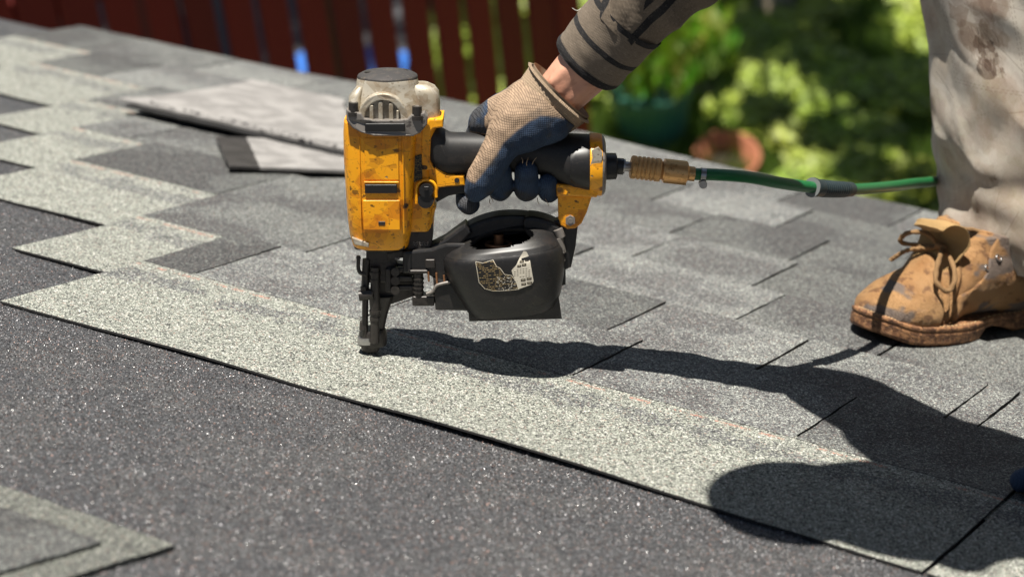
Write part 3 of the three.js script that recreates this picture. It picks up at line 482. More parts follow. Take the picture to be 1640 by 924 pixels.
P('feed_cover', [plate([[650, 404], [692, 400], [716, 392], [742, 392], [742, 462], [726, 456], [706, 446], [692, 436], [684, 432], [650, 432]], 34, 50, 4), plate([[698, 446], [728, 456], [748, 468], [760, 488], [755, 492], [702, 491]], 38, 56, 4), plate([[696, 394], [716, 384], [746, 362], [752, 370], [728, 396], [702, 404]], 26, 40, 4)], T.plastic);
{
  // worn paper label on the drum: printed lines, torn out in the middle
  const tex = canvasTex(512, 384, (c, w, h) => {
    const r = rng(21); c.clearRect(0, 0, w, h);
    const left = () => { c.beginPath(); [[0, 0.06], [0.12, 0.14], [0.3, 0.1], [0.36, 0.3], [0.42, 0.36], [0.5, 0.55], [0.62, 0.6], [0.7, 0.78], [0.74, 0.98], [0.5, 1], [0.3, 0.98], [0.16, 0.9], [0.06, 0.7]].forEach(([x, y]) => c.lineTo(x * w, y * h)); c.closePath(); };
    left(); c.fillStyle = '#1c1814'; c.fill(); c.strokeStyle = '#cdc3ae'; c.lineWidth = 6; c.stroke(); c.save(); c.clip(); c.fillStyle = '#a58c5e';
    for (let y = 46; y < h; y += 21) for (let x = 6; x < w * 0.72;) { const k = 6 + r() * 26; if (r() < 0.62) c.fillRect(x, y + x * 0.05, k, 7); x += k + 6; }
    for (let i = 0; i < 130; i++) { c.fillStyle = i % 3 ? '#d8d2c4' : '#14110f'; c.fillRect(w * (0.34 + 0.36 * r()), h * (0.6 + 0.4 * r()), 3 + 10 * r(), 2 + 6 * r()); } c.restore();
    c.beginPath(); [[0.83, 0], [0.88, 0.04], [0.93, 0.2], [0.97, 0.55], [1, 0.8], [0.97, 0.88], [0.74, 0.98], [0.7, 0.8], [0.64, 0.58], [0.62, 0.46], [0.7, 0.34], [0.76, 0.16]].forEach(([x, y]) => c.lineTo(x * w, y * h)); c.closePath(); c.fillStyle = '#d2cab9'; c.fill(); c.save(); c.clip();
    c.fillStyle = '#3a332b'; for (const [x, y, k, q] of [[0.76, 0.24, 38, 26], [0.85, 0.22, 36, 26], [0.72, 0.35, 34, 26], [0.8, 0.33, 38, 28], [0.78, 0.72, 42, 28], [0.88, 0.7, 44, 28], [0.79, 0.83, 42, 26], [0.89, 0.81, 44, 26]]) { c.fillRect(x * w, y * h, k, q); c.fillStyle = '#b9ae95'; c.fillRect(x * w + 8, y * h + 7, k - 16, 6); c.fillStyle = '#3a332b'; }
    for (let y = 0.46; y < 0.68; y += 0.05) for (let x = 0.66; x < 0.95; x += 0.05) if (r() < 0.8) c.fillRect(x * w, y * h, 16, 6);
    for (let i = 0; i < 46; i++) { c.fillStyle = '#6d6150'; c.globalAlpha = 0.5; c.fillRect(w * (0.6 + 0.4 * r()), h * r(), 2 + 12 * r(), 1 + 4 * r()); } c.globalAlpha = 1; c.restore();
  });
  tex.wrapS = tex.wrapT = THREE.ClampToEdgeWrapping;
  const rows = 16, cols = 26, pos = [], uv = [], idx = [];
  for (let j = 0; j <= rows; j++) for (let i = 0; i <= cols; i++) {
    const s = i / cols, t = j / rows, y0 = lerp(lerp(413, 396, s), lerp(466, 460, s), t), x = lerp(763, 856, s); let z = 60, q;
    for (let n = 0; n < 6; n++) {   // stay on the drum wall
      let y = y0 ; let k = 0; const yy = D(x, y, z).y; const R = drumRings.map((e) => ({ Y: D(e[1], e[0], 0).y, a: D(e[1], e[0], 0).x, b: D(e[2], e[0], 0).x, zd: e[3] }));
      while (k < R.length - 2 && R[k + 1].Y < yy) k++; const f = Math.min(1, Math.max(0, (yy - R[k].Y) / (R[k + 1].Y - R[k].Y))), a = lerp(R[k].a, R[k + 1].a, f), b = lerp(R[k].b, R[k + 1].b, f), zd = lerp(R[k].zd, R[k + 1].zd, f);
      const cx = (D(x, y, z).x - (a + b) / 2) / ((b - a) / 2); z = 0.4 + zd * Math.pow(Math.max(0, 1 - Math.pow(Math.abs(cx), 2.9)), 1 / 2.9) + 0.8; q = D(x, y, z);
    }
    pos.push(q.x, q.y, q.z); uv.push(s, 1 - t);
  }
  for (let j = 0; j < rows; j++) for (let i = 0; i < cols; i++) { const a = j * (cols + 1) + i, b = a + 1, c = a + cols + 1, d = c + 1; idx.push(a, c, b, b, c, d); }
  const g = new THREE.BufferGeometry(); g.setAttribute('position', new THREE.Float32BufferAttribute(pos, 3)); g.setAttribute('uv', new THREE.Float32BufferAttribute(uv, 2)); g.setIndex(idx); g.computeVertexNormals();
  P('warning_label', g, new THREE.MeshStandardMaterial({ map: tex, alphaTest: 0.5, roughness: 0.6, side: THREE.DoubleSide }), drum, 1);
}
P('shingle_guide', plate([[752, 492], [830, 494], [862, 484], [894, 464], [900, 507], [754, 511]], 44, 7, 1.4), T.plastic);
P('guide_edge', plate([[796, 493], [840, 485], [842, 490], [797, 499]], 60, 5, 1.2), new THREE.MeshStandardMaterial({ color: new THREE.Color(0.42, 0.41, 0.38), roughness: 0.5 }));
// nose and feed works
P('nose_block', [plate([[656, 362], [692, 358], [692, 376], [689, 396], [656, 397]], 22, 40, 2.5), plate([[590, 394], [628, 394], [634, 420], [622, 448], [590, 448]], 18, 40, 3), plate([[622, 404], [690, 392], [692, 399], [624, 413]], 20, 22, 2), plate([[606, 436], [628, 420], [660, 424], [664, 470], [614, 488], [606, 470]], 4, 22, 2)], T.nose);
{   // small outlined mark pressed into the nose block
  const m = []; for (const x of [663, 672, 680]) { const a = [[x, 384], [x + 2, 390], [x + 6, 390], [x + 7, 384], [x + 3.5, 387]]; for (let i = 0; i < a.length; i++) m.push(rod(D(...a[i], 22.2), D(...a[(i + 1) % a.length], 22.2), 0.55, 0.55, 6)); } P('maker_mark', m, T.gun);
}
P('nose_tube', [rod(D(602, 425, 22), D(601, 546, 22), 7.4), ...[[432, 9], [444, 8.6], [494, 9], [505, 8.4]].map(([y, r]) => rod(D(601.5, y, 22), D(601.5, y + 5, 22), r)), rod(D(588, 412, 16), D(585, 470, 16), 6.4), rod(D(586, 470, 16), D(585, 540, 16), 5), upright([[540, 594, 613, 9, 2.2], [500, 594, 622, 13, 2.4], [476, 592, 630, 16, 2.6], [470, 592, 632, 16, 2.6]], 28)], T.nose);
P('depth_lever', [limb([D(575, 411, 20), D(575, 428, 20), D(578, 434, 20), D(586, 437, 20), D(589, 446, 18), D(588, 466, 18)], [3.2, 3.2], { seg: 30, around: 10 }), rod(D(575, 411, 20), D(575, 407, 20), 4, 3.4)], T.nose);
P('lever_knob', [rod(D(576, 471, 24), D(598, 468, 24), 8.5), rod(D(583, 462, 26), D(583, 456, 26), 5), block(578, 462, 600, 476, 30, 14, 4)], T.nose);
const foot = P('contact_foot', [upright([[549, 576, 620, 20, 2.3], [546, 574.5, 621, 21.5, 2.3], [528, 576, 621, 21.5, 2.3], [523, 580, 618, 19, 2.2]], 40), upright([[557, 580, 609, 15, 2.4], [545, 578, 611, 17, 2.4]], 30), upright([[524, 576, 588, 9, 2.4, 14], [512, 577, 586, 7, 2.4, 14]], 20)], T.nose);
P('bright_collar', upright([[546.5, 573.5, 600, 14, 2.4, 9], [541, 573, 600, 14.6, 2.4, 9], [536, 573.5, 600, 14, 2.4, 9]], 30), T.steel, foot);
P('feed_pawl', [rod(D(634, 430, 22), D(634, 430, 34).setY(D(634, 430, 22).y), 7), rod(D(634, 444, 22), D(634, 444, 34).setY(D(634, 444, 22).y), 7.2), rod(D(634, 459, 22), D(634, 459, 34).setY(D(634, 459, 22).y), 7), block(636, 426, 660, 434, 28, 10, 2), block(636, 440, 662, 448, 28, 10, 2), block(638, 455, 664, 463, 28, 10, 2), block(618, 428, 628, 466, 26, 10, 2), block(622, 426, 648, 432, 24, 8, 2)], T.nose);
P('feed_piston', [rod(D(671, 434, 30), D(671, 478, 30), 8), block(655, 430, 687, 436, 40, 20, 2.4), block(661, 472, 697, 488, 38, 30, 3), ...[442, 449, 456, 463].map((y) => rod(D(671, y, 31), D(671, y + 2.4, 31), 9)), block(682, 413, 698, 427, 40, 14, 2), rod(D(664, 412, 30), D(672, 428, 30), 3), rod(D(680, 412, 30), D(674, 428, 30), 3)], T.nose);
P('door_spring', [limb([D(684, 468, 40), D(694, 464, 40), D(700, 455, 40), D(712, 451, 40), D(722, 449, 40)], [2.6, 2.6], { seg: 26, around: 8 })], T.gun);
for (const [x, y0, y1] of [[687, 432, 448], [700, 434, 452], [712, 438, 449]]) P('nail', rod(D(x, y0, 38), D(x + 1, y1, 38), 1.7, 1.7, 10), T.copper);
for (const [x, y] of [[633, 412], [648, 409], [660, 406]]) P('rail_slot', block(x, y - 2, x + 8, y + 1.6, 21, 3, 0.8), T.gun);
// ------------------------------------------------------------------ air hose with its coupler
const hose = thing('air_hose', 'green air hose with brass coupler running from the nail gun behind the work boot', 'air hose');
hose.position.copy(toWorld(toolBase.x, toolBase.y, toolBase.z)); hose.quaternion.copy(qTool);
{
  const PH = (n, l, m, par = hose, keepUV) => part(n, sc(Array.isArray(l) ? merge(l) : l, keepUV), m, par);
  const ax = (x) => D(x, 262 + (x - 990) * 0.112, -(x - 990) * 0.06);
  const turned = (list) => loft(list.map(([x, r], i) => { const c = ax(x), d = ax(x + 5).sub(ax(x)).normalize(), s = V3(0, 1, 0).addScaledVector(d, -d.y).normalize(), o = V3(0, 0, 0).crossVectors(d, s), q = []; for (let k = 0; k < 40; k++) { const t = k / 40 * 2 * Math.PI; q.push(c.clone().addScaledVector(s, r * Math.cos(t)).addScaledVector(o, r * Math.sin(t))); } return q; }));
  const hex = (x0, x1, r) => rod(ax(x0), ax(x1), r, r, 6);
  PH('nipple', [turned([[986, 8], [994, 8], [995, 11], [1002, 11], [1003, 8], [1014, 8]]), hex(995, 1002, 12.5)], T.steel);
  const prof = [[1011, 12], [1012, 17], [1014, 18.5]]; for (let x = 1022; x <= 1050; x += 7) prof.push([x - 2.6, 18.5], [x - 1.6, 17], [x + 0.2, 17], [x + 1.2, 18.5]); prof.push([1058, 18.5], [1060, 17], [1061, 14], [1066, 14]);
  const knurl = canvasTex(128, 128, (c) => { c.fillStyle = '#777'; c.fillRect(0, 0, 128, 128); c.strokeStyle = '#222'; c.lineWidth = 10; for (let i = -128; i < 256; i += 32) { c.beginPath(); c.moveTo(i, 0); c.lineTo(i + 128, 128); c.moveTo(i + 128, 0); c.lineTo(i, 128); c.stroke(); } }, false);
  PH('coupler_sleeve', turned(prof), new THREE.MeshStandardMaterial({ map: brassTex, bumpMap: sized(knurl, 6 * UNIT), bumpScale: 0.001, roughness: 0.33, metalness: 0.6 }));
  PH('coupler_body', [hex(1065, 1101, 20.5), turned([[1063, 15], [1068, 17], [1098, 17], [1103, 14], [1105, 11]]), hex(1103, 1114, 12.5)], T.brass);
  const pts = [[1110, 276, -8], [1150, 277, -18], [1200, 281, -42], [1250, 290, -80], [1300, 297, -134], [1340, 300.5, -190], [1380, 300, -275], [1430, 296, -420], [1480, 290, -640], [1540, 290, -860], [1640, 330, -980], [1760, 380, -980], [1890, 400, -960]].map((a) => D(...a));
  const mesh = canvasTex(256, 256, (c) => { c.fillStyle = 'rgb(22,118,62)'; c.fillRect(0, 0, 256, 256); c.strokeStyle = 'rgb(12,84,44)'; c.lineWidth = 14; for (let i = -256; i < 512; i += 64) { c.beginPath(); c.moveTo(i, 0); c.lineTo(i + 256, 256); c.moveTo(i + 256, 0); c.lineTo(i, 256); c.stroke(); } const r = rng(8); for (let i = 0; i < 110; i++) { c.globalAlpha = 0.6; c.fillStyle = '#123522'; c.fillRect(r() * 256, r() * 256, 3 + 14 * r(), 2 + 5 * r()); } });
  const g = limb(pts, [9.6, 9.6], { seg: 160, around: 18 });
  PH('hose_line', g, new THREE.MeshPhysicalMaterial({ map: sized(mesh, 12 * UNIT), roughness: 0.36, clearcoat: 0.2, clearcoatRoughness: 0.3 }), hose, 2);
  const curve = new THREE.CatmullRomCurve3(pts, false, 'centripetal');
  let tA = 0, tB = 0; for (let i = 0; i <= 1000; i++) { const p = curve.getPoint(i / 1000); if (p.x < D(1304, 298, -138).x) tA = i / 1000; if (p.x < D(1364, 300, -245).x) tB = i / 1000; }
  const sl = []; for (let i = 0; i <= 14; i++) sl.push(curve.getPoint(lerp(tA, tB, i / 14)));
  const sleeveMesh = PH('bend_sleeve', limb(sl, [15.5, 14, 13.5, 13, 12.5], { seg: 70, around: 26, push: (a, t) => (t > 0.2 && t < 0.85 ? 0.7 * Math.sign(Math.sin(t * 110)) : 0) + (t < 0.1 ? 1.5 * Math.sin(a * 3) * (1 - t * 10) : 0) }), new THREE.MeshStandardMaterial({ color: new THREE.Color(0.018, 0.03, 0.034), roughness: 0.4 }));
  const e = sl[0], e2 = sl[1], tg = e2.clone().sub(e).normalize(); PH('frayed_lip', rod(e.clone().addScaledVector(tg, -1.5), e.clone().addScaledVector(tg, 1.5), 16.4, 15.6, 22), new THREE.MeshStandardMaterial({ color: new THREE.Color(0.16, 0.17, 0.17), roughness: 0.6 }), sleeveMesh);
  const c0 = ax(1124), c1 = ax(1131), mid = ax(1127.5);
  PH('clamp', [rod(c0, c1, 11, 11, 28), rod(ax(1123.5), ax(1125), 11.6, 11.6, 28), rod(ax(1130), ax(1131.5), 11.6, 11.6, 28), rod(V3(mid.x, mid.y - 13, mid.z - 2), V3(mid.x, mid.y - 13, mid.z + 12), 6.5, 6.5, 14)], T.steel);
}
// ------------------------------------------------------------------ the roofer
const person = thing('person', 'crouching person in striped shirt, white trousers, tan boots and blue gloves, holding the nail gun', 'person');
person.position.copy(toWorld(0.62, 0, -0.05)); person.quaternion.copy(qRoof);
const PB = V3(0.62, 0, -0.05);
const qToolInRoof = qRoof.clone().invert().multiply(qTool);
const toolToRoof = (v) => v.clone().multiplyScalar(UNIT).applyQuaternion(qToolInRoof).add(toolBase);
const H = (x, y, z = 0) => toolToRoof(D(x, y, z));                // a drawing point in roof coordinates
const home = (g) => { g.translate(-PB.x, -PB.y, -PB.z); return g; };
const fromTool = (g) => { { const uv = g.attributes.uv; let m = 0; for (let i = 0; i < uv.count; i++) m = Math.max(m, Math.abs(uv.getX(i))); if (m > 3) for (let i = 0; i < uv.count; i++) uv.setXY(i, uv.getX(i) * UNIT, uv.getY(i) * UNIT); } g.scale(UNIT, UNIT, UNIT); g.applyQuaternion(qToolInRoof); g.translate(toolBase.x, toolBase.y, toolBase.z); return home(g); };
const c3 = (x, y, z, r) => { const p = D(x, y, z); return [p.x, p.y, p.z, r]; };
// right hand round the grip, in tool coordinates
const fingers = [
  chain([c3(772, 196, -14, 19), c3(752, 244, -46, 17), c3(746, 296, -34, 16.5), c3(750, 320, -8, 17), c3(752, 324, 12, 17)], 6),          // index, on the trigger
  chain([c3(800, 190, -30, 20), c3(800, 246, -54, 18.5), c3(802, 300, -34, 18), c3(803, 296, 12, 19.5), c3(804, 275, 31, 16.5)], 6),       // middle
  chain([c3(836, 192, -30, 20), c3(842, 246, -54, 19), c3(845, 300, -34, 18.5), c3(845, 296, 14, 20), c3(844, 271, 33, 17)], 6),         // ring
  chain([c3(870, 196, -26, 18), c3(880, 250, -50, 16), c3(882, 304, -32, 15.5), c3(880, 303, 8, 16), c3(879, 290, 26, 14.5)], 6),          // little
];
const thumb = chain([c3(868, 176, 24, 40), c3(826, 190, 36, 31), c3(814, 211, 42, 27), c3(796, 243, 46, 23), c3(782, 268, 46, 22.5), c3(773, 287, 44, 21.5), c3(764, 302, 40, 18.5)], 12);
const palm = (() => {
  const a = chain([c3(902, 140, 0, 40), c3(868, 162, 2, 44), c3(834, 180, 0, 42), c3(800, 186, -6, 30), c3(776, 190, -12, 21)], 18), b = chain([c3(905, 160, 10, 38), c3(880, 186, 22, 36), c3(842, 206, 30, 31), c3(816, 220, 34, 27)], 14), c = chain([c3(900, 160, -14, 34), c3(880, 190, -30, 26), c3(840, 196, -30, 26), c3(800, 194, -30, 22)], 14);
  return (x, y, z) => smin(smin(a(x, y, z), b(x, y, z), 12), c(x, y, z), 16);
})();
const gloveFolds = (x, y, z) => 2.0 * (fbm(x * 0.05, y * 0.05, z * 0.05, 3) - 0.5) * 2;
const glove0 = (x, y, z) => {
  const p = smin(palm(x, y, z), thumb(x, y, z), 12); let d = p;
  for (const f of fingers) d = Math.min(d, smin(p, f(x, y, z), 9));
  return d;
};
const cuffMid = D(880, 163, 0), wristDir = D(950, 93, 0).sub(D(897, 146, 0)).normalize();
const gloveSolid = (x, y, z) => {
  let d = glove0(x, y, z) + gloveFolds(x, y, z);
  const t = (x - cuffMid.x) * wristDir.x + (y - cuffMid.y) * wristDir.y + (z - cuffMid.z) * wristDir.z;
  return Math.max(d, t - 8);
};
// where the blue rubber dip ends: a line over the back of the hand, in tool coordinates
const dip = [[960, 176], [930, 181], [905, 184], [884, 179], [868, 178], [848, 188], [826, 204], [810, 218], [796, 240], [783, 258], [771, 274], [763, 284], [754, 283], [744, 276], [700, 266]].map(([x, y]) => D(x, y, 44));
const isBlue = (x, y, z) => {
  if (z < -6 || (x < D(782, 0, 20).x && y > D(760, 213, 20).y && z < 20)) return 1;
  const w = 5 * (fbm(x * 0.06, y * 0.06, z * 0.06, 3) - 0.5); x += w; y += w;
  let best = 1e9, side = 1;
  for (let i = 0; i + 1 < dip.length; i++) { const a = dip[i], b = dip[i + 1], dx = b.x - a.x, dy = b.y - a.y, t = Math.min(1, Math.max(0, ((x - a.x) * dx + (y - a.y) * dy) / (dx * dx + dy * dy))), d = Math.hypot(x - a.x - t * dx, y - a.y - t * dy); if (d < best) { best = d; side = dx * (y - a.y) - dy * (x - a.x); } }
  return sstep(-2.5, 2.5, side > 0 ? best : -best);
};
const knit = canvasTex(128, 128, (c) => { c.fillStyle = '#808080'; c.fillRect(0, 0, 128, 128); for (let y = 0; y < 128; y += 16) for (let x = 0; x < 128; x += 16) { c.fillStyle = '#d8d8d8'; c.beginPath(); c.ellipse(x + 8, y + 8, 6, 7, 0.5, 0, 7); c.fill(); c.fillStyle = '#303030'; c.fillRect(x, y, 2, 16); } }, false);
const knitCol = sized(canvasTex(128, 128, (c) => { c.fillStyle = '#e2e2e2'; c.fillRect(0, 0, 128, 128); for (let y = 0; y < 128; y += 16) for (let x = 0; x < 128; x += 16) { c.fillStyle = '#ffffff'; c.beginPath(); c.ellipse(x + 8, y + 8, 6, 7, 0.5, 0, 7); c.fill(); } }), 0.014);
const knitMat = (o = {}) => new THREE.MeshStandardMaterial({ vertexColors: true, map: knitCol, bumpMap: sized(knit, 0.014), bumpScale: 0.0007, roughness: 0.8, ...o });
const beige = [0.36, 0.25, 0.165], blue = [0.029, 0.055, 0.105];
const gloveColour = (x, y, z, nx, ny, nz) => {
  const b = isBlue(x, y, z), n = fbm(x * 0.09, y * 0.09, z * 0.09, 4), s = sstep(0.62, 0.74, fbm(x * 0.03 + 9, y * 0.03, z * 0.03, 4));
  const be = mix3(beige.map((k) => k * (0.62 + 0.76 * n)), [0.20, 0.15, 0.11], s * 0.7), bl = mix3(blue.map((k) => k * (0.6 + 0.8 * n)), [0.055, 0.052, 0.05], sstep(0.5, 0.68, fbm(x * 0.035, y * 0.035 + 7, z * 0.035, 4)) * 0.85);
  return mix3(be, bl, b);
};
const lo = D(724, 345, 0), hi = D(962, 96, 0);
const glove = part('glove', fromTool(skin(gloveSolid, V3(lo.x, lo.y - 14, -92), V3(hi.x, hi.y + 12, 96), 2.6, gloveColour)), knitMat(), person);
{
  // knitted cuff with its rolled hem
  const A = D(868, 174, 4), B = D(880, 162, 2), C = D(892, 150, 0), Dd = D(898, 144, 0);
  const g = limb([A, B, C, Dd], [54, 57, 60, 61], { seg: 36, around: 96, flat: 0.92, caps: false, push: (a, t) => 1.1 * Math.sin(a * 40) + (t > 0.8 ? 5 * Math.sin((t - 0.8) / 0.2 * Math.PI) : 0) - (t < 0.15 ? (0.15 - t) * 60 : 0) });
  const g2 = limb([D(901, 141, 0), D(892, 150, 0)], [60, 52], { seg: 4, around: 96, flat: 0.92, caps: false });
  const cm = new THREE.MeshStandardMaterial({ color: new THREE.Color(0.43, 0.315, 0.21), map: knitCol, bumpMap: sized(knit, 0.014), bumpScale: 0.0007, roughness: 0.9, side: THREE.DoubleSide });
  part('cuff', fromTool(merge([g, g2])), cm, glove);
}
const threads = []; { const r = rng(31); for (const [x, y, z] of [[845, 262, 50], [838, 258, 50], [787, 312, 30], [786, 316, 26], [862, 314, 28], [875, 316, 30], [854, 260, 48]]) { const a = D(x, y, z), b = V3(a.x + 14 * (r() - 0.5), a.y + (y > 300 ? -7 : 9) * (0.6 + r()), a.z + 5 * r()); threads.push(limb([a, V3((a.x + b.x) / 2 + 3 * (r() - 0.5), (a.y + b.y) / 2, (a.z + b.z) / 2 + 3), b], [0.7, 0.4], { seg: 6, around: 5 })); } }
{ const m = new THREE.MeshStandardMaterial({ color: new THREE.Color(0.36, 0.25, 0.16), roughness: 0.9 }); for (const t of threads) part('loose_thread', fromTool(t), m, glove); }

// joints of the whole body (roof coordinates)
const J = {
  wristR: H(905, 138), elbowR: H(1290, -252, 130), shoulderR: V3(0.335, 0.70, 0.28), shoulderL: V3(0.48, 0.66, 0.57), elbowL: V3(0.69, 0.36, 0.49), wristL: V3(0.632, 0.075, 0.225),
  neck: V3(0.41, 0.755, 0.43), head: V3(0.27, 0.835, 0.475), chest: V3(0.57, 0.63, 0.38), pelvis: V3(0.95, 0.46, 0.12), hipR: V3(0.95, 0.42, 0.02), kneeR: V3(0.60, 0.53, -0.40), ankleR: V3(0.62, 0.09, -0.39), hipL: V3(0.97, 0.42, 0.22), kneeL: V3(0.82, 0.075, 0.43), ankleL: V3(1.18, 0.07, 0.38),
};
const bone = (a, b, ra, rb) => cone(a.x, a.y, a.z, ra, b.x, b.y, b.z, rb);
const blend = (list, k) => (x, y, z) => { let d = list[0](x, y, z); for (let i = 1; i < list.length; i++) d = smin(d, list[i](x, y, z), k); return d; };
const bodySolid = blend([
  bone(J.wristR, J.elbowR, 0.019, 0.033), bone(J.elbowR, J.shoulderR, 0.038, 0.052), bone(J.wristL, J.elbowL, 0.026, 0.042), bone(J.elbowL, J.shoulderL, 0.043, 0.055),
  bone(J.shoulderR, J.shoulderL, 0.06, 0.06), bone(J.neck, J.chest, 0.09, 0.125), bone(J.chest, J.pelvis, 0.125, 0.12), bone(J.neck, J.head, 0.052, 0.05),
  bone(J.hipR, J.kneeR, 0.085, 0.06), bone(J.kneeR, J.ankleR, 0.055, 0.04), bone(J.hipL, J.kneeL, 0.085, 0.058), bone(J.kneeL, J.ankleL, 0.055, 0.04),
], 0.05);
const skinMat = new THREE.MeshPhysicalMaterial({ vertexColors: true, roughness: 0.5, sheen: 0.15, bumpMap: sized(dataTex(256, 256, (x, y) => { const v = 255 * (0.6 * fbm(x * 0.25, y * 0.25, 1, 3) + 0.4 * hash3(x, y, 2)); return [v, v, v]; }, false), 0.03), bumpScale: 0.0003 });
const flesh = (x, y, z) => { const n = fbm(x * 60, y * 60, z * 60, 4), f = sstep(0.62, 0.7, fbm(x * 260, y * 260, z * 260, 2)); return mix3(mix3([0.54, 0.25, 0.155], [0.70, 0.38, 0.26], n), [0.30, 0.12, 0.07], f * 0.35); };
{
  const body = skin(bodySolid, V3(0.15, 0.02, -0.46), V3(1.26, 0.98, 0.66), 0.014, flesh);
  // forearm that shows between glove and sleeve: finer, with the tendons and veins of a working wrist
  const side = V3(0, 0, 1), far = H(985, 58, 26);
  const arm = cone(...H(893, 152, 2).toArray(), 0.0205, ...far.toArray(), 0.0265), dir = far.clone().sub(J.wristR).normalize(), cross = V3(0, 0, 1).cross(dir).normalize();
  const tendon = [[-0.008, -0.004], [0.0035, 0.003], [0.012, -0.003]].map(([o, s]) => { const a = J.wristR.clone().addScaledVector(cross, o).add(V3(0, 0, 0.0205)), b = far.clone().addScaledVector(cross, o + s).add(V3(0, 0, 0.0215)); return bone(a, b, 0.0030, 0.0022); });
  const wrist = (x, y, z) => { let d = arm(x, y, z * 1.0); for (const t of tendon) d = smin(d, t(x, y, z), 0.006); return d + 0.0009 * (fbm(x * 130, y * 130, z * 130, 3) - 0.5); };
  const c = H(935, 105, 0), fine = skin(wrist, c.clone().add(V3(-0.05, -0.05, -0.045)), c.clone().add(V3(0.06, 0.06, 0.05)), 0.0022, flesh);
  // head, looking down at the work: brow, nose, mouth, ears
  const h = J.head, fwd = V3(-0.62, -0.76, -0.14).normalize(), upw = V3(-0.76, 0.64, 0).normalize(), rt = V3(0, 0, 0).crossVectors(fwd, upw), P3 = (f, u, r) => h.clone().addScaledVector(fwd, f).addScaledVector(upw, u).addScaledVector(rt, r);
  const ball = (p, r) => (x, y, z) => Math.hypot(x - p.x, y - p.y, z - p.z) - r;
  const headSolid = blend([ball(P3(-0.012, 0.03, 0), 0.092), bone(P3(0.03, -0.03, 0), P3(0.05, -0.075, 0), 0.062, 0.04), bone(P3(0.088, 0.02, 0), P3(0.105, -0.02, 0), 0.009, 0.014), bone(P3(0.075, 0.032, -0.03), P3(0.075, 0.032, 0.03), 0.014, 0.014), bone(P3(0.083, -0.052, -0.018), P3(0.083, -0.052, 0.018), 0.008, 0.008), ball(P3(-0.01, -0.005, 0.085), 0.02), ball(P3(-0.01, -0.005, -0.085), 0.02), bone(P3(-0.03, -0.06, 0), J.neck, 0.055, 0.06)], 0.018);
  const head = skin(headSolid, h.clone().add(V3(-0.17, -0.17, -0.15)), h.clone().add(V3(0.2, 0.17, 0.15)), 0.005, flesh);
  const both = mergeGeometries([body, fine, head].map((g) => g.toNonIndexed()));
  part('body', home(both), skinMat, person);
  // cap with a brim
  const capSolid = (x, y, z) => { const p = P3(-0.012, 0.04, 0), d = Math.hypot(x - p.x, y - p.y, z - p.z) - 0.104, s = (x - p.x) * upw.x + (y - p.y) * upw.y + (z - p.z) * upw.z; return Math.max(d, -s); };
  const crown = skin(capSolid, h.clone().add(V3(-0.2, -0.15, -0.15)), h.clone().add(V3(0.16, 0.2, 0.15)), 0.006);
  const rim = new THREE.Shape(); rim.absellipse(0, 0.085, 0.085, 0.085, 0, Math.PI * 2); const brim = new THREE.ExtrudeGeometry(rim, { depth: 0.004, bevelEnabled: false, curveSegments: 24 });
  brim.applyMatrix4(new THREE.Matrix4().makeBasis(rt, fwd, upw.clone().negate())); const bp = P3(0.02, 0.045, 0); brim.translate(bp.x, bp.y, bp.z);
  part('cap', home(merge([crown, brim])), new THREE.MeshStandardMaterial({ color: new THREE.Color(0.05, 0.06, 0.09), roughness: 0.9 }), person);
}
// shirt: torso, upper arms and the far sleeve in one, the rolled right sleeve finer
const clothBump = dataTex(256, 256, (x, y) => { const v = 110 + 60 * Math.sin(x * Math.PI / 4) * Math.sin(y * Math.PI / 4) + 60 * (hash3(x, y, 3) - 0.5); return [v, v, v]; }, false);
const shirt = (() => {
  const f = blend([bone(J.elbowR, J.shoulderR, 0.058, 0.068), bone(J.shoulderR, J.shoulderL, 0.075, 0.075), bone(J.neck, J.chest, 0.085, 0.142), bone(J.chest, J.pelvis, 0.142, 0.138), bone(J.shoulderL, J.elbowL, 0.068, 0.056)], 0.06);
  const g = (x, y, z) => f(x, y, z) + 0.012 * (fbm(x * 13, y * 13, z * 13, 3) - 0.5);
  const col = (x, y, z) => { const s = Math.abs(((x * 0.9 + y * 0.45) / 0.034) % 1); return s < 0.22 ? [0.016, 0.016, 0.017] : [0.105, 0.085, 0.066]; };
  return part('shirt', home(skin(g, V3(0.2, 0.22, -0.06), V3(1.12, 0.92, 0.66), 0.011, col)), new THREE.MeshStandardMaterial({ vertexColors: true, bumpMap: sized(clothBump, 0.02), bumpScale: 0.0004, roughness: 0.92 }), person);
})();
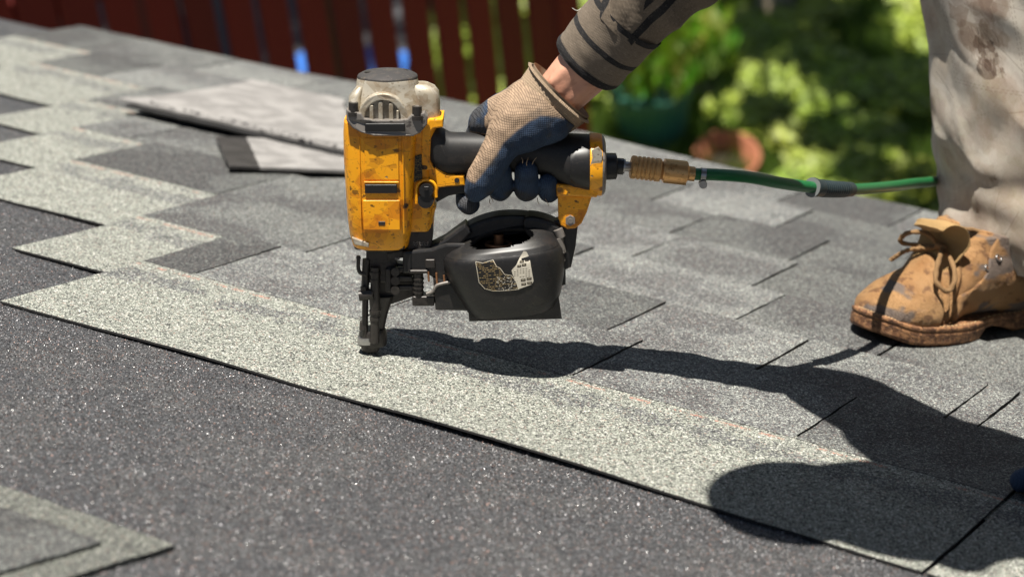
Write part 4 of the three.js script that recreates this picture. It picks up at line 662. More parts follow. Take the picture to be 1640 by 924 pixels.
{
  // right sleeve, rolled to below the elbow: broad cuff, then the cloth running up the arm with its stripes lengthwise
  const stripes = canvasTex(1024, 1024, (c, w, h) => {
    c.fillStyle = 'rgb(104,92,78)'; c.fillRect(0, 0, w, h);
    c.fillStyle = 'rgb(28,27,28)'; for (const [x, k] of [[0.02, 0.022], [0.15, 0.022], [0.29, 0.024], [0.43, 0.022], [0.57, 0.024], [0.71, 0.022], [0.86, 0.022]]) c.fillRect(x * w, 0, k * w, h);
    const r = rng(12); for (let i = 0; i < 26000; i++) { c.globalAlpha = 0.16; c.fillStyle = r() < 0.5 ? '#c9bba6' : '#100e0c'; c.fillRect(r() * w, r() * h, 1 + 2 * r(), 2 + 7 * r()); } c.globalAlpha = 1;
  });
  const cuffTex = canvasTex(512, 512, (c, w, h) => {
    c.fillStyle = 'rgb(112,100,86)'; c.fillRect(0, 0, w, h); c.fillStyle = 'rgb(28,27,28)'; for (const [y, k] of [[0.0, 0.125], [0.45, 0.085], [0.91, 0.09]]) c.fillRect(0, (1 - y - k) * h, w, k * h);
    c.fillStyle = 'rgb(66,60,54)'; c.fillRect(0, h * 0.862, w, 3);
    const r = rng(13); for (let i = 0; i < 9000; i++) { c.globalAlpha = 0.16; c.fillStyle = r() < 0.5 ? '#c9bba6' : '#100e0c'; c.fillRect(r() * w, r() * h, 2 + 5 * r(), 1 + 2 * r()); } c.globalAlpha = 1;
  });
  const uvUnit = (g, nu, nv) => { const uv = g.attributes.uv; let mu = 0, mv = 0; for (let i = 0; i < uv.count; i++) { mu = Math.max(mu, uv.getX(i)); mv = Math.max(mv, uv.getY(i)); } for (let i = 0; i < uv.count; i++) uv.setXY(i, uv.getX(i) / mu * nu, uv.getY(i) / mv * nv); return g; };
  const a0 = D(939, 100, 10), a1 = D(1010, 22, 34), wob = (a, t, c) => 3.6 * (fbm(c.x * 0.02 + Math.cos(a) * 1.6, c.y * 0.02 + Math.sin(a) * 1.6, t * 4, 3) - 0.5) * 2;
  const roll = uvUnit(limb([a0, D(968, 68, 20), a1], [58, 60, 62, 64], { seg: 30, around: 72, caps: false, flat: 0.96, push: (a, t, c) => wob(a, t, c) + (t < 0.06 ? -2.5 * (0.06 - t) / 0.06 : 0) }), 1, 1);
  const lining = uvUnit(limb([a0, D(955, 82, 16)], [56.5, 52], { seg: 8, around: 72, caps: false, flat: 0.96 }), 1, 0.1);
  const mat = (m) => new THREE.MeshStandardMaterial({ map: m, bumpMap: clothBump, bumpScale: 0.0003, roughness: 0.93, side: THREE.DoubleSide });
  const sl = part('rolled_cuff', fromTool(merge([roll, lining])), mat(cuffTex), person);
  const up = [D(1000, 34, 31), D(1050, -18, 48), D(1110, -76, 68), D(1190, -152, 96), D(1310, -272, 138)];
  const cloth = uvUnit(limb(up, [60, 67, 74, 84, 94], { seg: 50, around: 80, flat: 0.96, push: (a, t, c) => 2.5 * wob(a, t, c) + 3 * Math.sin(t * 26 + Math.sin(a) * 2.5) * sstep(0.05, 0.2, t) }), 1, 1.6);
  part('sleeve', fromTool(cloth), mat(stripes), person);
  part('loose_thread', fromTool(limb([D(948, 18, 20), D(936, 9, 22), D(926, 14, 22), D(918, 10, 22)], [0.8, 0.6], { seg: 12, around: 6 })), new THREE.MeshStandardMaterial({ color: new THREE.Color(0.5, 0.47, 0.42), roughness: 0.9 }), sl);
}
// trousers
{
  const canvasCloth = canvasTex(2048, 2048, (c, w, h) => {
    const r = rng(44); c.fillStyle = 'rgb(208,200,188)'; c.fillRect(0, 0, w, h);
    const stain = (x, y, s, col, al, n = 14) => { for (let i = 0; i < n; i++) { c.globalAlpha = al * (0.3 + 0.7 * r()); c.fillStyle = col; c.beginPath(); const cx = x + (r() - 0.5) * s * 1.4, cy = y + (r() - 0.5) * s * 1.4, q = s * (0.12 + 0.4 * r()); for (let k = 0; k < 13; k++) { const a = k / 13 * 6.283, e = q * (0.5 + 0.8 * r()); c.lineTo(cx + Math.cos(a) * e, cy + Math.sin(a) * e * 1.2); } c.fill(); } };
    for (let i = 0; i < 260; i++) stain(r() * w, r() * h, 40 + 170 * r(), ['rgb(150,124,98)', 'rgb(122,98,78)', 'rgb(206,197,184)', 'rgb(138,120,104)'][i % 4], 0.10);
    for (let i = 0; i < 130; i++) stain(r() * w, r() * h, 14 + 40 * r(), ['rgb(84,62,46)', 'rgb(100,86,74)', 'rgb(226,220,208)'][i % 3], 0.2, 8);
    for (let i = 0; i < 500; i++) { c.globalAlpha = 0.35 * r(); c.strokeStyle = ['#5a4636', '#e8e2d6', '#7b6654'][i % 3]; c.lineWidth = 1 + 2 * r(); c.beginPath(); const x = r() * w, y = r() * h, a = r() * 6.28, L = 20 + 150 * r(); c.moveTo(x, y); c.quadraticCurveTo(x + L * 0.5 * Math.cos(a) + 20 * (r() - 0.5), y + L * 0.5 * Math.sin(a), x + L * Math.cos(a), y + L * Math.sin(a)); c.stroke(); }
    // the torn and stitched patch over the shin (cloth coordinates: 0.105 m round, 0.27 m up)
    const px = (u) => u / 0.62 * w, py = (v) => (1 - v / 0.62) * h, cu = 0.112, cvv = 0.275;
    stain(px(cu), py(cvv + 0.03), 120, 'rgb(104,80,62)', 0.32, 26); stain(px(cu + 0.004), py(cvv), 60, 'rgb(70,50,38)', 0.5, 12);
    for (let i = 0; i < 150; i++) { c.globalAlpha = 0.5 * r(); c.strokeStyle = ['#d9d0c2', '#3c2a20', '#8d7864'][i % 3]; c.lineWidth = 1 + 2 * r(); c.beginPath(); const x = px(cu) + 110 * (r() - 0.5), y = py(cvv + 0.01) + 130 * (r() - 0.5), a = 1.2 + 1.2 * (r() - 0.5), L = 10 + 34 * r(); c.moveTo(x, y); c.quadraticCurveTo(x + L * 0.6 * Math.cos(a) + 12 * (r() - 0.5), y + L * 0.5 * Math.sin(a), x + L * Math.cos(a), y + L * Math.sin(a)); c.stroke(); }
    c.strokeStyle = '#6b5846'; c.lineWidth = 3.5; c.setLineDash([9, 7]); for (const o of [0, 10]) { c.strokeRect(px(cu - 0.042) + o, py(cvv + 0.14), px(0.082) - 2 * o, py(0) - py(0.172) - o); } c.setLineDash([]);
    for (let i = 0; i < 60000; i++) { c.globalAlpha = 0.12; c.fillStyle = r() < 0.5 ? '#efe8dc' : '#5c4a3c'; c.fillRect(r() * w, r() * h, 2, 3); } c.globalAlpha = 1;
  });
  const mat = new THREE.MeshStandardMaterial({ map: sized(canvasCloth, 0.62), bumpMap: sized(clothBump, 0.022), bumpScale: 0.0009, roughness: 0.95, side: THREE.DoubleSide });
  const ridge = (x, y, z) => 1 - Math.abs(2 * noise3(x, y, z) - 1);
  // right leg: rows from the slanting, bunched hem up to the knee
  const legC = (y) => V3(0.646 - 0.36 * (y - 0.138) + 0, y, -0.39 - 0.01 * (y - 0.1));
  const legRows = [], legN = 130;
  for (let j = 0; j <= 150; j++) {
    const s = j / 150, row = [];
    for (let i = 0; i < legN; i++) {
      const a = i / legN * 2 * Math.PI, cx = -Math.cos(a), sz = Math.sin(a), yHem = 0.068 + 0.004 * (1 - Math.cos(a)) + 0.004 * Math.sin(a * 5), y = lerp(yHem, 0.56, Math.pow(s, 1.25)), c = legC(y), h = y - yHem;
      const r = 0.114 - 0.006 * sstep(0.16, 0.30, y) - 0.03 * sstep(0.36, 0.56, y)
        + 0.008 * Math.exp(-(((h - 0.024 - 0.010 * Math.sin(a * 1.3)) / 0.016) ** 2)) * (0.55 + 0.45 * Math.cos(a * 1.6 - 0.4)) - 0.006 * Math.exp(-(((h - 0.062 - 0.020 * Math.sin(a * 1.1 + 0.4)) / 0.014) ** 2)) * (0.5 + 0.5 * Math.cos(a - 0.9)) - 0.006 * sstep(0.012, 0, h)
        + 0.011 * (fbm(Math.cos(a) * 1.5 + 4, Math.sin(a) * 1.5, y * 7, 3) - 0.5) * 2 + 0.016 * (ridge(Math.cos(a) * 1.1 + y * 4, Math.sin(a) * 1.1 - y * 3, y * 9) - 0.5) * sstep(0.34, 0.14, y)
        + 0.009 * (ridge(Math.cos(a) * 2 + 3 - y * 6, Math.sin(a) * 2, y * 17) - 0.5) * (0.5 + 0.6 * sstep(0.3, 0.12, y)) - 0.0022 * Math.pow(ridge(Math.cos(a) * 1.7 + y * 7, Math.sin(a) * 1.7 + y * 3, y * 6 + 4), 5) - 0.0014 * Math.pow(ridge(Math.cos(a) * 2.6 - y * 9, Math.sin(a) * 2.6 + y * 5, y * 10), 5) - 0.0045 * Math.exp(-(((a - 0.98) / 0.10) ** 2) - ((y - 0.275) / 0.018) ** 2) + 0.003 * Math.exp(-(((a - 0.93) / 0.035) ** 2) - ((y - 0.262 - 0.1 * (a - 0.9)) / 0.006) ** 2);
      row.push(V3(c.x + cx * r, y, c.z + sz * r));
    }
    legRows.push(row);
  }
  const leg = loft(legRows, { caps: false });
  { const uv = leg.attributes.uv, p = leg.attributes.position; for (let i = 0; i < uv.count; i++) { const j = i % (legN + 1); uv.setXY(i, j / legN * 0.72, p.getY(i)); } }
  const solid = blend([bone(J.kneeR, J.hipR, 0.085, 0.115), bone(J.hipR, J.hipL, 0.125, 0.125), bone(J.hipL, J.kneeL, 0.115, 0.08), bone(J.kneeL, J.ankleL, 0.078, 0.062), bone(J.pelvis, V3(0.82, 0.52, 0.17), 0.135, 0.13)], 0.05);
  const rest = skin((x, y, z) => solid(x, y, z) + 0.012 * (fbm(x * 14, y * 14, z * 14, 3) - 0.5), V3(0.36, 0.005, -0.46), V3(1.27, 0.72, 0.54), 0.012);
  const tr = part('trousers', home(merge([leg, rest])), mat, person);
  tr.userData.label = 'dirty off white canvas trousers';
}
// boots
const leatherCol = (seed) => (x, y, z) => {
  const n = fbm(x * 45, y * 45, z * 45, 4), s = sstep(0.58, 0.63, fbm(x * 32 + seed, y * 32, z * 32 + 4, 3)), s2 = sstep(0.6, 0.7, fbm(x * 110, y * 110, z * 110 + seed, 3));
  let c = mix3([0.28, 0.13, 0.042], [0.46, 0.265, 0.112], n); c = mix3(c, [0.13, 0.055, 0.022], s2 * 0.75); return mix3(c, [0.13, 0.11, 0.10], s * 0.85);
};
T.leather = new THREE.MeshStandardMaterial({ color: new THREE.Color(0.12, 0.055, 0.022), roughness: 0.8 });  // dark brown that makes the eyelet discs read as shaded holes
const leatherBump = dataTex(256, 256, (x, y) => { const v = 255 * (0.7 * fbm(x * 0.12, y * 0.12, 5, 4) + 0.3 * hash3(x, y, 9)); return [v, v, v]; }, false);
function makeBoot(toe, heading) {   // boot standing at toe point, pointing along heading (angle from -x towards the viewer)
  const b = new THREE.Group(); b.name = 'boot'; person.add(b);
  const fx = V3(-Math.cos(heading), 0, Math.sin(heading)), sx = V3(Math.sin(heading), 0, Math.cos(heading));   // forwards, and to the side that faces the viewer
  const place = (g) => { { const p = g.attributes.position; for (let i = 0; i < p.count; i++) { const x = p.getX(i); p.setXYZ(i, x > -0.17 ? x * 0.74 : -0.1258 + (x + 0.17) * 1.15, p.getY(i) * 0.78, p.getZ(i) * 0.93); } }   // a short, low work boot
    g.applyMatrix4(new THREE.Matrix4().makeBasis(fx, V3(0, 1, 0), sx)); g.translate(toe.x, toe.y, toe.z); if (!g.index) g.setIndex([...Array(g.attributes.position.count).keys()]); const ix = g.index.array; for (let i = 0; i < ix.length; i += 3) { const t = ix[i]; ix[i] = ix[i + 1]; ix[i + 1] = t; } return home(g); };   // the axes are left handed: turn the faces back
  // boot coordinates: x forwards with the toe tip at 0, y up, z to the near side
  const upperBase = blend([orb(-0.062, 0.032, 0.0, 0.062, 0.033, 0.049), cone(-0.075, 0.042, 0, 0.034, -0.15, 0.068, 0, 0.041), cone(-0.15, 0.07, 0, 0.046, -0.215, 0.06, 0, 0.044), cone(-0.19, 0.08, 0, 0.046, -0.205, 0.2, 0, 0.05), orb(-0.25, 0.05, 0, 0.04, 0.05, 0.037)], 0.022);
  const crease = (x, y, z) => { let d = 0; for (const [cx, w] of [[-0.098, 0.004], [-0.111, 0.0035], [-0.124, 0.004]]) d += 0.0045 * Math.exp(-(((x - cx - 0.012 * Math.sin(z * 40) + (y - 0.06) * 0.35) / w) ** 2)); return d; };
  const upper = (x, y, z) => {
    let d = upperBase(x, y, z) + crease(x, y, z) + 0.0042 * (fbm(x * 42, y * 42, z * 42, 4) - 0.5);
    d = Math.max(d, 0.014 - y, y - 0.138 + Math.max(0, x + 0.2) * 0.35);
    const tip = Math.hypot((x + 0.165) / 0.05, (z) / 0.016);   // opening over the tongue
    if (y > 0.085 && x > -0.21) d = Math.max(d, 0.018 * (1 - tip));
    return d;
  };
  part('upper', place(skin(upper, V3(-0.31, 0.012, -0.07), V3(0.015, 0.185, 0.07), 0.0027, leatherCol(3))), new THREE.MeshStandardMaterial({ vertexColors: true, bumpMap: sized(leatherBump, 0.035), bumpScale: 0.0022, roughness: 0.6 }), b);
  // quarter: the laced side panel, a little proud of the upper, with its stitched edge
  const quarter = (x, y, z) => Math.max(upper(x, y, z) - 0.0024, x + 0.128 + (y - 0.05) * 0.55 - 0.02 * sstep(0.09, 0.05, y), 0.022 - y, -Math.abs(z) + 0.012, y - 0.128 - (x + 0.2) * 0.1);
  part('quarter', place(skin(quarter, V3(-0.31, 0.02, -0.075), V3(-0.05, 0.16, 0.075), 0.0027, leatherCol(8))), new THREE.MeshStandardMaterial({ vertexColors: true, bumpMap: sized(leatherBump, 0.035), bumpScale: 0.0022, roughness: 0.6 }), b);
  // sole outline
  const half = (t) => 0.052 * Math.sqrt(Math.max(0, 1 - ((t - 0.3) / 0.305) ** 2)) , outline = [];
  const N = 60; for (let i = 0; i <= N; i++) { const a = i / N * 2 * Math.PI, c = Math.cos(a), s = Math.sin(a); const x = -0.147 + 0.155 * sup(c, 2.3), w = lerp(0.043, 0.056, sstep(-0.24, -0.08, x)) * (1 - 0.14 * Math.exp(-(((x + 0.185) / 0.035) ** 2))); outline.push(new THREE.Vector2(x, w * sup(s, 2.3))); }
  void half;
  const layer = (y, th, k, bev) => { const s = new THREE.Shape(outline.map((p) => new THREE.Vector2(-0.147 + (p.x + 0.147) * k, p.y * k))); const g = new THREE.ExtrudeGeometry(s, { depth: th - 2 * bev, bevelEnabled: true, bevelSize: bev, bevelThickness: bev, bevelSegments: 3, curveSegments: 2 }); g.rotateX(Math.PI / 2); g.translate(0, y + th - bev, 0);
    const p = g.attributes.position; for (let i = 0; i < p.count; i++) { const x = p.getX(i); p.setY(i, p.getY(i) + 0.010 * sstep(-0.05, 0.01, x) ** 2 + (y < 0.012 ? 0.011 * sstep(-0.155, -0.17, x) * sstep(-0.21, -0.195, x) * (1 - sstep(0, 0.02, p.getY(i) - y)) : 0)); } g.computeVertexNormals(); return g; };
  const soleTex = sized(wornTex('rgb(150,108,72)', [[300, 'rgb(70,42,26)', 0.6, 'blot', 4, 40], [700, 'rgb(168,122,82)', 0.5, 'blot', 1, 14], [400, 'rgb(40,26,18)', 0.7, 'scratch', 8, 120], [200, 'rgb(196,142,96)', 0.4, 'scratch', 8, 90]], 23, 512), 0.08);
  const soleMat = new THREE.MeshStandardMaterial({ map: soleTex, bumpMap: soleTex, bumpScale: 0.002, roughness: 0.7 });
  const sole = part('sole', place(merge([layer(0, 0.018, 0.985, 0.004)])), soleMat, b);
  part('welt', place(merge([layer(0.0165, 0.007, 1.0, 0.0028)])), soleMat, sole);
  { const st = []; for (let i = 0; i < 120; i++) { const a = i / 120 * 2 * Math.PI, p = (q) => { const c = Math.cos(q), s = Math.sin(q), x = -0.147 + 0.150 * sup(c, 2.3), w = 0.965 * lerp(0.043, 0.056, sstep(-0.24, -0.08, x)) * (1 - 0.14 * Math.exp(-(((x + 0.185) / 0.035) ** 2))); return V3(x, 0.0238 + 0.010 * sstep(-0.05, 0.01, x) ** 2, w * sup(s, 2.3)); }; st.push(rod(p(a), p(a + 0.026), 0.0007, 0.0007, 5)); } part('welt_stitching', place(merge(st)), new THREE.MeshStandardMaterial({ color: new THREE.Color(0.6, 0.42, 0.22), roughness: 0.8 }), sole); }
  // tongue turned forwards over the laces, eyelets, laces
  const tongueMat = new THREE.MeshStandardMaterial({ color: new THREE.Color(0.40, 0.25, 0.10), roughness: 0.78, bumpMap: sized(leatherBump, 0.03), bumpScale: 0.0012, side: THREE.DoubleSide });
  const tongue = limb([V3(-0.100, 0.082, 0), V3(-0.114, 0.102, 0.002), V3(-0.120, 0.120, 0.003), V3(-0.113, 0.134, 0.002), V3(-0.099, 0.139, 0.0), V3(-0.090, 0.132, -0.002)], [0.022, 0.027, 0.030, 0.031, 0.030, 0.026], { seg: 50, around: 64, flat: 0.13, start: V3(1, 0, 0), push: (a, t, c) => 0.007 * (fbm(Math.sin(a) * 2.4, t * 5, 2, 3) - 0.5) * (0.3 + t) + 0.0016 * Math.sin(Math.sin(a) * 7 + t * 5) });
  part('tongue', place(tongue), tongueMat, b);
  const steel = new THREE.MeshStandardMaterial({ color: new THREE.Color(0.3, 0.29, 0.28), roughness: 0.35, metalness: 0.9 });
  const wall = (x, y, s) => { let z = 0.08; for (let i = 0; i < 60 && Math.min(upper(x, y, z * s), quarter(x, y, z * s)) > 0; i++) z -= 0.0012; return z; };
  for (const [x, y] of [[-0.150, 0.092], [-0.168, 0.104], [-0.187, 0.113]]) for (const s of [1, -1]) { const z = wall(x, y, s), g = new THREE.TorusGeometry(0.0040, 0.0010, 8, 20); g.rotateX(-0.55); g.translate(x, y, s * (z + 0.0006)); const eye = part('eyelet', place(s > 0 ? g : (g.scale(1, 1, 1), g)), steel, b); const hole = new THREE.CylinderGeometry(0.0034, 0.0034, 0.001, 14); hole.rotateX(Math.PI / 2 - 0.55); hole.translate(x, y, s * (z + 0.0003)); part('eyelet_hole_disc', place(hole), T.leather, eye); }  // the dark disc in each eyelet stands for its shaded hole
  const laceTex = new THREE.MeshStandardMaterial({ color: new THREE.Color(0.27, 0.155, 0.065), roughness: 0.8, bumpMap: sized(clothBump, 0.006), bumpScale: 0.0005 }), knot = V3(-0.112, 0.108, 0.006);
  const lace = (pts, r = 0.0029) => part('lace', place(limb(pts, [r, r], { seg: 44, around: 10, push: (a, t) => 0.0004 * Math.sin(a * 2 + t * 60) })), laceTex, b);
  lace([knot, V3(-0.096, 0.104, 0.016), V3(-0.076, 0.090, 0.026), V3(-0.064, 0.076, 0.036), V3(-0.070, 0.068, 0.047), V3(-0.086, 0.080, 0.045), V3(-0.102, 0.100, 0.026), knot]);
  lace([knot, V3(-0.102, 0.122, -0.012), V3(-0.090, 0.116, -0.030), V3(-0.092, 0.104, -0.036), V3(-0.104, 0.104, -0.018), knot]);
  lace([knot, V3(-0.094, 0.096, -0.026), V3(-0.088, 0.078, -0.043)], 0.0026);
  lace([V3(-0.150, 0.094, 0.040), V3(-0.142, 0.104, 0.018), knot, V3(-0.148, 0.106, -0.022), V3(-0.150, 0.094, -0.040)], 0.0026);
  lace([V3(-0.168, 0.106, 0.042), V3(-0.155, 0.117, 0.012), V3(-0.152, 0.110, -0.020), V3(-0.150, 0.096, -0.040)], 0.0026);
  lace([V3(-0.187, 0.115, 0.042), V3(-0.172, 0.128, 0.010), V3(-0.168, 0.119, -0.022), V3(-0.168, 0.106, -0.042)], 0.0026);
  { const kg = new THREE.SphereGeometry(0.0062, 14, 10); kg.scale(1.1, 0.8, 1.3); kg.translate(knot.x + 0.002, knot.y + 0.002, knot.z); part('lace_knot', place(kg), laceTex, b); }
  return b;
}
makeBoot(V3(0.458, 0.0025, -0.235), 42 * Math.PI / 180);
makeBoot(V3(1.14, -0.006, 0.40), -6 * Math.PI / 180);
// left glove, hand planted on the roof
{
  const f = chain([[0.632, 0.075, 0.225, 0.030], [0.612, 0.040, 0.207, 0.033], [0.590, 0.030, 0.192, 0.029]], 0.02), tips = [[0.543, 0.158], [0.5275, 0.175], [0.537, 0.195], [0.545, 0.215]], fs = tips.map(([x, z], i) => chain([[0.588, 0.034, 0.166 + i * 0.015, 0.0125], [0.562, 0.036, 0.161 + i * 0.016, 0.0115], [x, 0.0185, z, 0.0095]], 0.004));
  fs.push(chain([[0.616, 0.04, 0.225, 0.016], [0.606, 0.03, 0.25, 0.0135], [0.586, 0.0195, 0.265, 0.011]], 0.004));
  const s = (x, y, z) => { const p = f(x, y, z); let d = p; for (const q of fs) d = Math.min(d, smin(p, q(x, y, z), 0.008)); return d; };
  const col = (x, y, z) => { const n = fbm(x * 150, y * 150, z * 150, 3); return mix3(blue.map((k) => k * (0.7 + 0.8 * n)), beige, sstep(0.62, 0.628, x)); };
  part('glove', home(skin((x, y, z) => s(x, y + 0.0105, z), V3(0.505, -0.011, 0.125), V3(0.68, 0.12, 0.29), 0.0028, col)), knitMat(), person);
  const cuff = limb([V3(0.628, 0.068, 0.223), V3(0.638, 0.105, 0.25)], [0.036, 0.036], { seg: 8, around: 40, push: (a) => 0.0006 * Math.sin(a * 30) }); part('cuff', home(cuff), new THREE.MeshStandardMaterial({ color: new THREE.Color(0.43, 0.315, 0.21), roughness: 0.9 }), person.children[person.children.length - 1]);
}
// ------------------------------------------------------------------ the yard below
const soil = new THREE.MeshStandardMaterial({ map: sized(dataTex(512, 512, (x, y) => { const n = fbm(x * 0.03, y * 0.03, 2, 5), c = mix3([0.035, 0.045, 0.016], [0.085, 0.07, 0.04], sstep(0.45, 0.7, n)); return c.map((k) => toSRGB(k * (0.8 + 0.4 * hash3(x, y, 1)))); }), 1.6), roughness: 0.95 });
{ const g = new THREE.PlaneGeometry(240, 240, 1, 1); g.rotateX(-Math.PI / 2); const uv = g.attributes.uv; for (let i = 0; i < uv.count; i++) uv.setXY(i, uv.getX(i) * 240, uv.getY(i) * 240); const m = part('ground', g, soil, scene); m.userData = { kind: 'structure', label: 'garden ground below the roof' }; }
{ const g = new THREE.PlaneGeometry(3.2, 5); g.rotateX(-Math.PI / 2); const m = part('driveway', g, new THREE.MeshStandardMaterial({ color: new THREE.Color(0.055, 0.057, 0.062), roughness: 0.85 }), scene); m.position.set(-2.3, 0.012, -7.4); m.userData = { kind: 'structure', label: 'grey driveway beyond the fence' }; }
// lawn: clumps of short blades, thicker and leafier in places
{
  const r = rng(61), tuft = []; for (let i = 0; i < 6; i++) { const a = r() * 6.28, h = 0.05 + 0.05 * r(), w = 0.006, l = 0.03 * r(), g = new THREE.BufferGeometry(), ox = 0.03 * (r() - 0.5), oz = 0.03 * (r() - 0.5); g.setAttribute('position', new THREE.Float32BufferAttribute([ox - w * Math.cos(a), 0, oz - w * Math.sin(a), ox + w * Math.cos(a), 0, oz + w * Math.sin(a), ox + l * Math.sin(a), h, oz - l * Math.cos(a)], 3)); tuft.push(g); }
  const N = 26000, grass = new THREE.InstancedMesh(merge(tuft), new THREE.MeshPhysicalMaterial({ color: 0xffffff, roughness: 0.8, transmission: 0.35, thickness: 0, side: THREE.DoubleSide }), N), m = new THREE.Matrix4(), q = new THREE.Quaternion(), c = new THREE.Color();
  for (let i = 0; i < N; i++) { const x = -0.66 + 3.0 * r(), z = -7.2 + 3.6 * r(), n = fbm(x * 3, z * 3, 4, 3); q.setFromAxisAngle(V3(0, 1, 0), r() * 6.28); const s = 0.5 + 0.9 * n; m.compose(V3(x, 0, z), q, V3(s, s * (0.6 + 0.8 * r()), s)); grass.setMatrixAt(i, m); const k = 0.7 + 0.6 * r(); grass.setColorAt(i, c.setRGB(0.15 * k, 0.25 * k, 0.022 * k)); }
  grass.name = 'lawn'; grass.castShadow = grass.receiveShadow = true; grass.userData = { kind: 'stuff', label: 'short bright green grass of the garden lawn', category: 'grass' }; scene.add(grass);
}
const leafGeo = (() => { const s = new THREE.Shape(); s.moveTo(0, 0); s.quadraticCurveTo(0.45, 0.35, 0, 1); s.quadraticCurveTo(-0.45, 0.35, 0, 0); const g = new THREE.ShapeGeometry(s, 4), p = g.attributes.position; for (let i = 0; i < p.count; i++) { const x = p.getX(i), y = p.getY(i); p.setZ(i, 0.25 * Math.abs(x) - 0.18 * y * y); } g.computeVertexNormals(); return g; })();
function foliage(n, place, size, tint, seed) {   // many leaves merged into one crown; place() gives each leaf's spot
  const r = rng(seed), m = new THREE.Matrix4(), q = new THREE.Quaternion(), e = new THREE.Euler(), base = leafGeo.toNonIndexed(), bp = base.attributes.position, k = bp.count, pos = new Float32Array(n * k * 3), col = new Float32Array(n * k * 3), v = V3(0, 0, 0);
  for (let i = 0; i < n; i++) {
    const p = place(r), s = size * (0.6 + 0.8 * r()), t = tint.map((c) => c * (0.65 + 0.7 * r())); e.set(-0.9 + 1.8 * r(), r() * 6.28, (r() - 0.5) * 1.6); q.setFromEuler(e); m.compose(p, q, V3(s, s, s));
    for (let j = 0; j < k; j++) { v.fromBufferAttribute(bp, j).applyMatrix4(m); pos.set([v.x, v.y, v.z], (i * k + j) * 3); col.set(t, (i * k + j) * 3); }
  }
  const g = new THREE.BufferGeometry(); g.setAttribute('position', new THREE.BufferAttribute(pos, 3)); g.setAttribute('color', new THREE.BufferAttribute(col, 3)); g.setAttribute('uv', new THREE.BufferAttribute(new Float32Array(n * k * 2), 2)); g.computeVertexNormals(); return g;
}
const leafMat = new THREE.MeshPhysicalMaterial({ vertexColors: true, roughness: 0.6, transmission: 0.4, thickness: 0, side: THREE.DoubleSide });
const barkMat = new THREE.MeshStandardMaterial({ color: new THREE.Color(0.09, 0.065, 0.045), roughness: 0.95 });
// unseen trees dappling the garden; spots put leaf clumps where shade is wanted
function tree(label, x, z, h, rad, n, seed, clumps, size = 0.12, clumpR = 0.42, spots) {
  const t = thing('tree', label, 'tree'); t.position.set(x, 0, z); const r = rng(seed);
  const limbs = [limb([V3(0, 0, 0), V3(0.05, h * 0.35, 0.03), V3(-0.03, h * 0.7, 0), V3(0, h, 0)], [0.11, 0.09, 0.06, 0.03], { seg: 14, around: 12 })], cs = [];
  for (let i = 0; i < clumps; i++) { const a = i * 2.4 + r(), q = rad * Math.sqrt(r()), c = spots ? V3(spots[i][0] - x, h * (0.75 + 0.3 * r()), spots[i][1] - z) : V3(Math.cos(a) * q, h * (0.72 + 0.4 * r()), Math.sin(a) * q);
    if (spots) c.x += sunDir.x / sunDir.y * c.y, c.z += sunDir.z / sunDir.y * c.y;   // clump moved towards the sun so its shade lands on the chosen spot
    cs.push([c, spots?.[i][2] ?? clumpR * (0.7 + 0.6 * r())]); limbs.push(limb([V3(0, h * 0.55, 0), V3(c.x * 0.5, (h * 0.55 + c.y) / 2, c.z * 0.5), c], [0.035, 0.012], { seg: 6, around: 6 })); }
  part('trunk', merge(limbs), barkMat, t);
  part('crown', foliage(n, (q) => { const [c, s] = cs[Math.floor(q() * cs.length)], d = V3(q() - 0.5, q() - 0.5, q() - 0.5).normalize().multiplyScalar(s * Math.cbrt(q())); d.y *= 0.7; return d.add(c); }, size, [0.06, 0.115, 0.02], seed + 1), leafMat, t);
}
tree('leafy garden tree standing behind the picket fence, crown shaped to shade the driveway', -0.9, -5.0, 3.6, 1.4, 6500, 101, 9, 0.12, 0.40, [[-1.2, -6.25], [-0.85, -6.3], [-1.6, -6.3], [-2.1, -6.4], [-1.35, -6.8], [-0.9, -6.9], [-1.9, -7.0], [-1.55, -5.95, 0.3], [-2.1, -5.8]]);
tree('leafy garden tree standing over the lawn behind the potted plant', 0.55, -6.6, 3.9, 1.5, 5400, 102, 15, 0.10, 0.2, [[0.36, -5.62], [0.52, -5.62], [0.68, -5.62], [1.0, -5.22], [1.14, -5.1], [0.86, -5.36], [1.06, -4.5], [0.2, -6.25], [0.33, -5.36], [0.56, -5.06, 0.09], [0.74, -4.9, 0.08], [0.92, -4.88, 0.08], [0.80, -5.7, 0.07], [0.95, -5.75, 0.08], [0.84, -4.66, 0.07]]);
tree('leafy garden tree standing at the right end of the lawn', 2.9, -5.9, 3.7, 1.3, 2000, 103, 8, 0.12, 0.24);
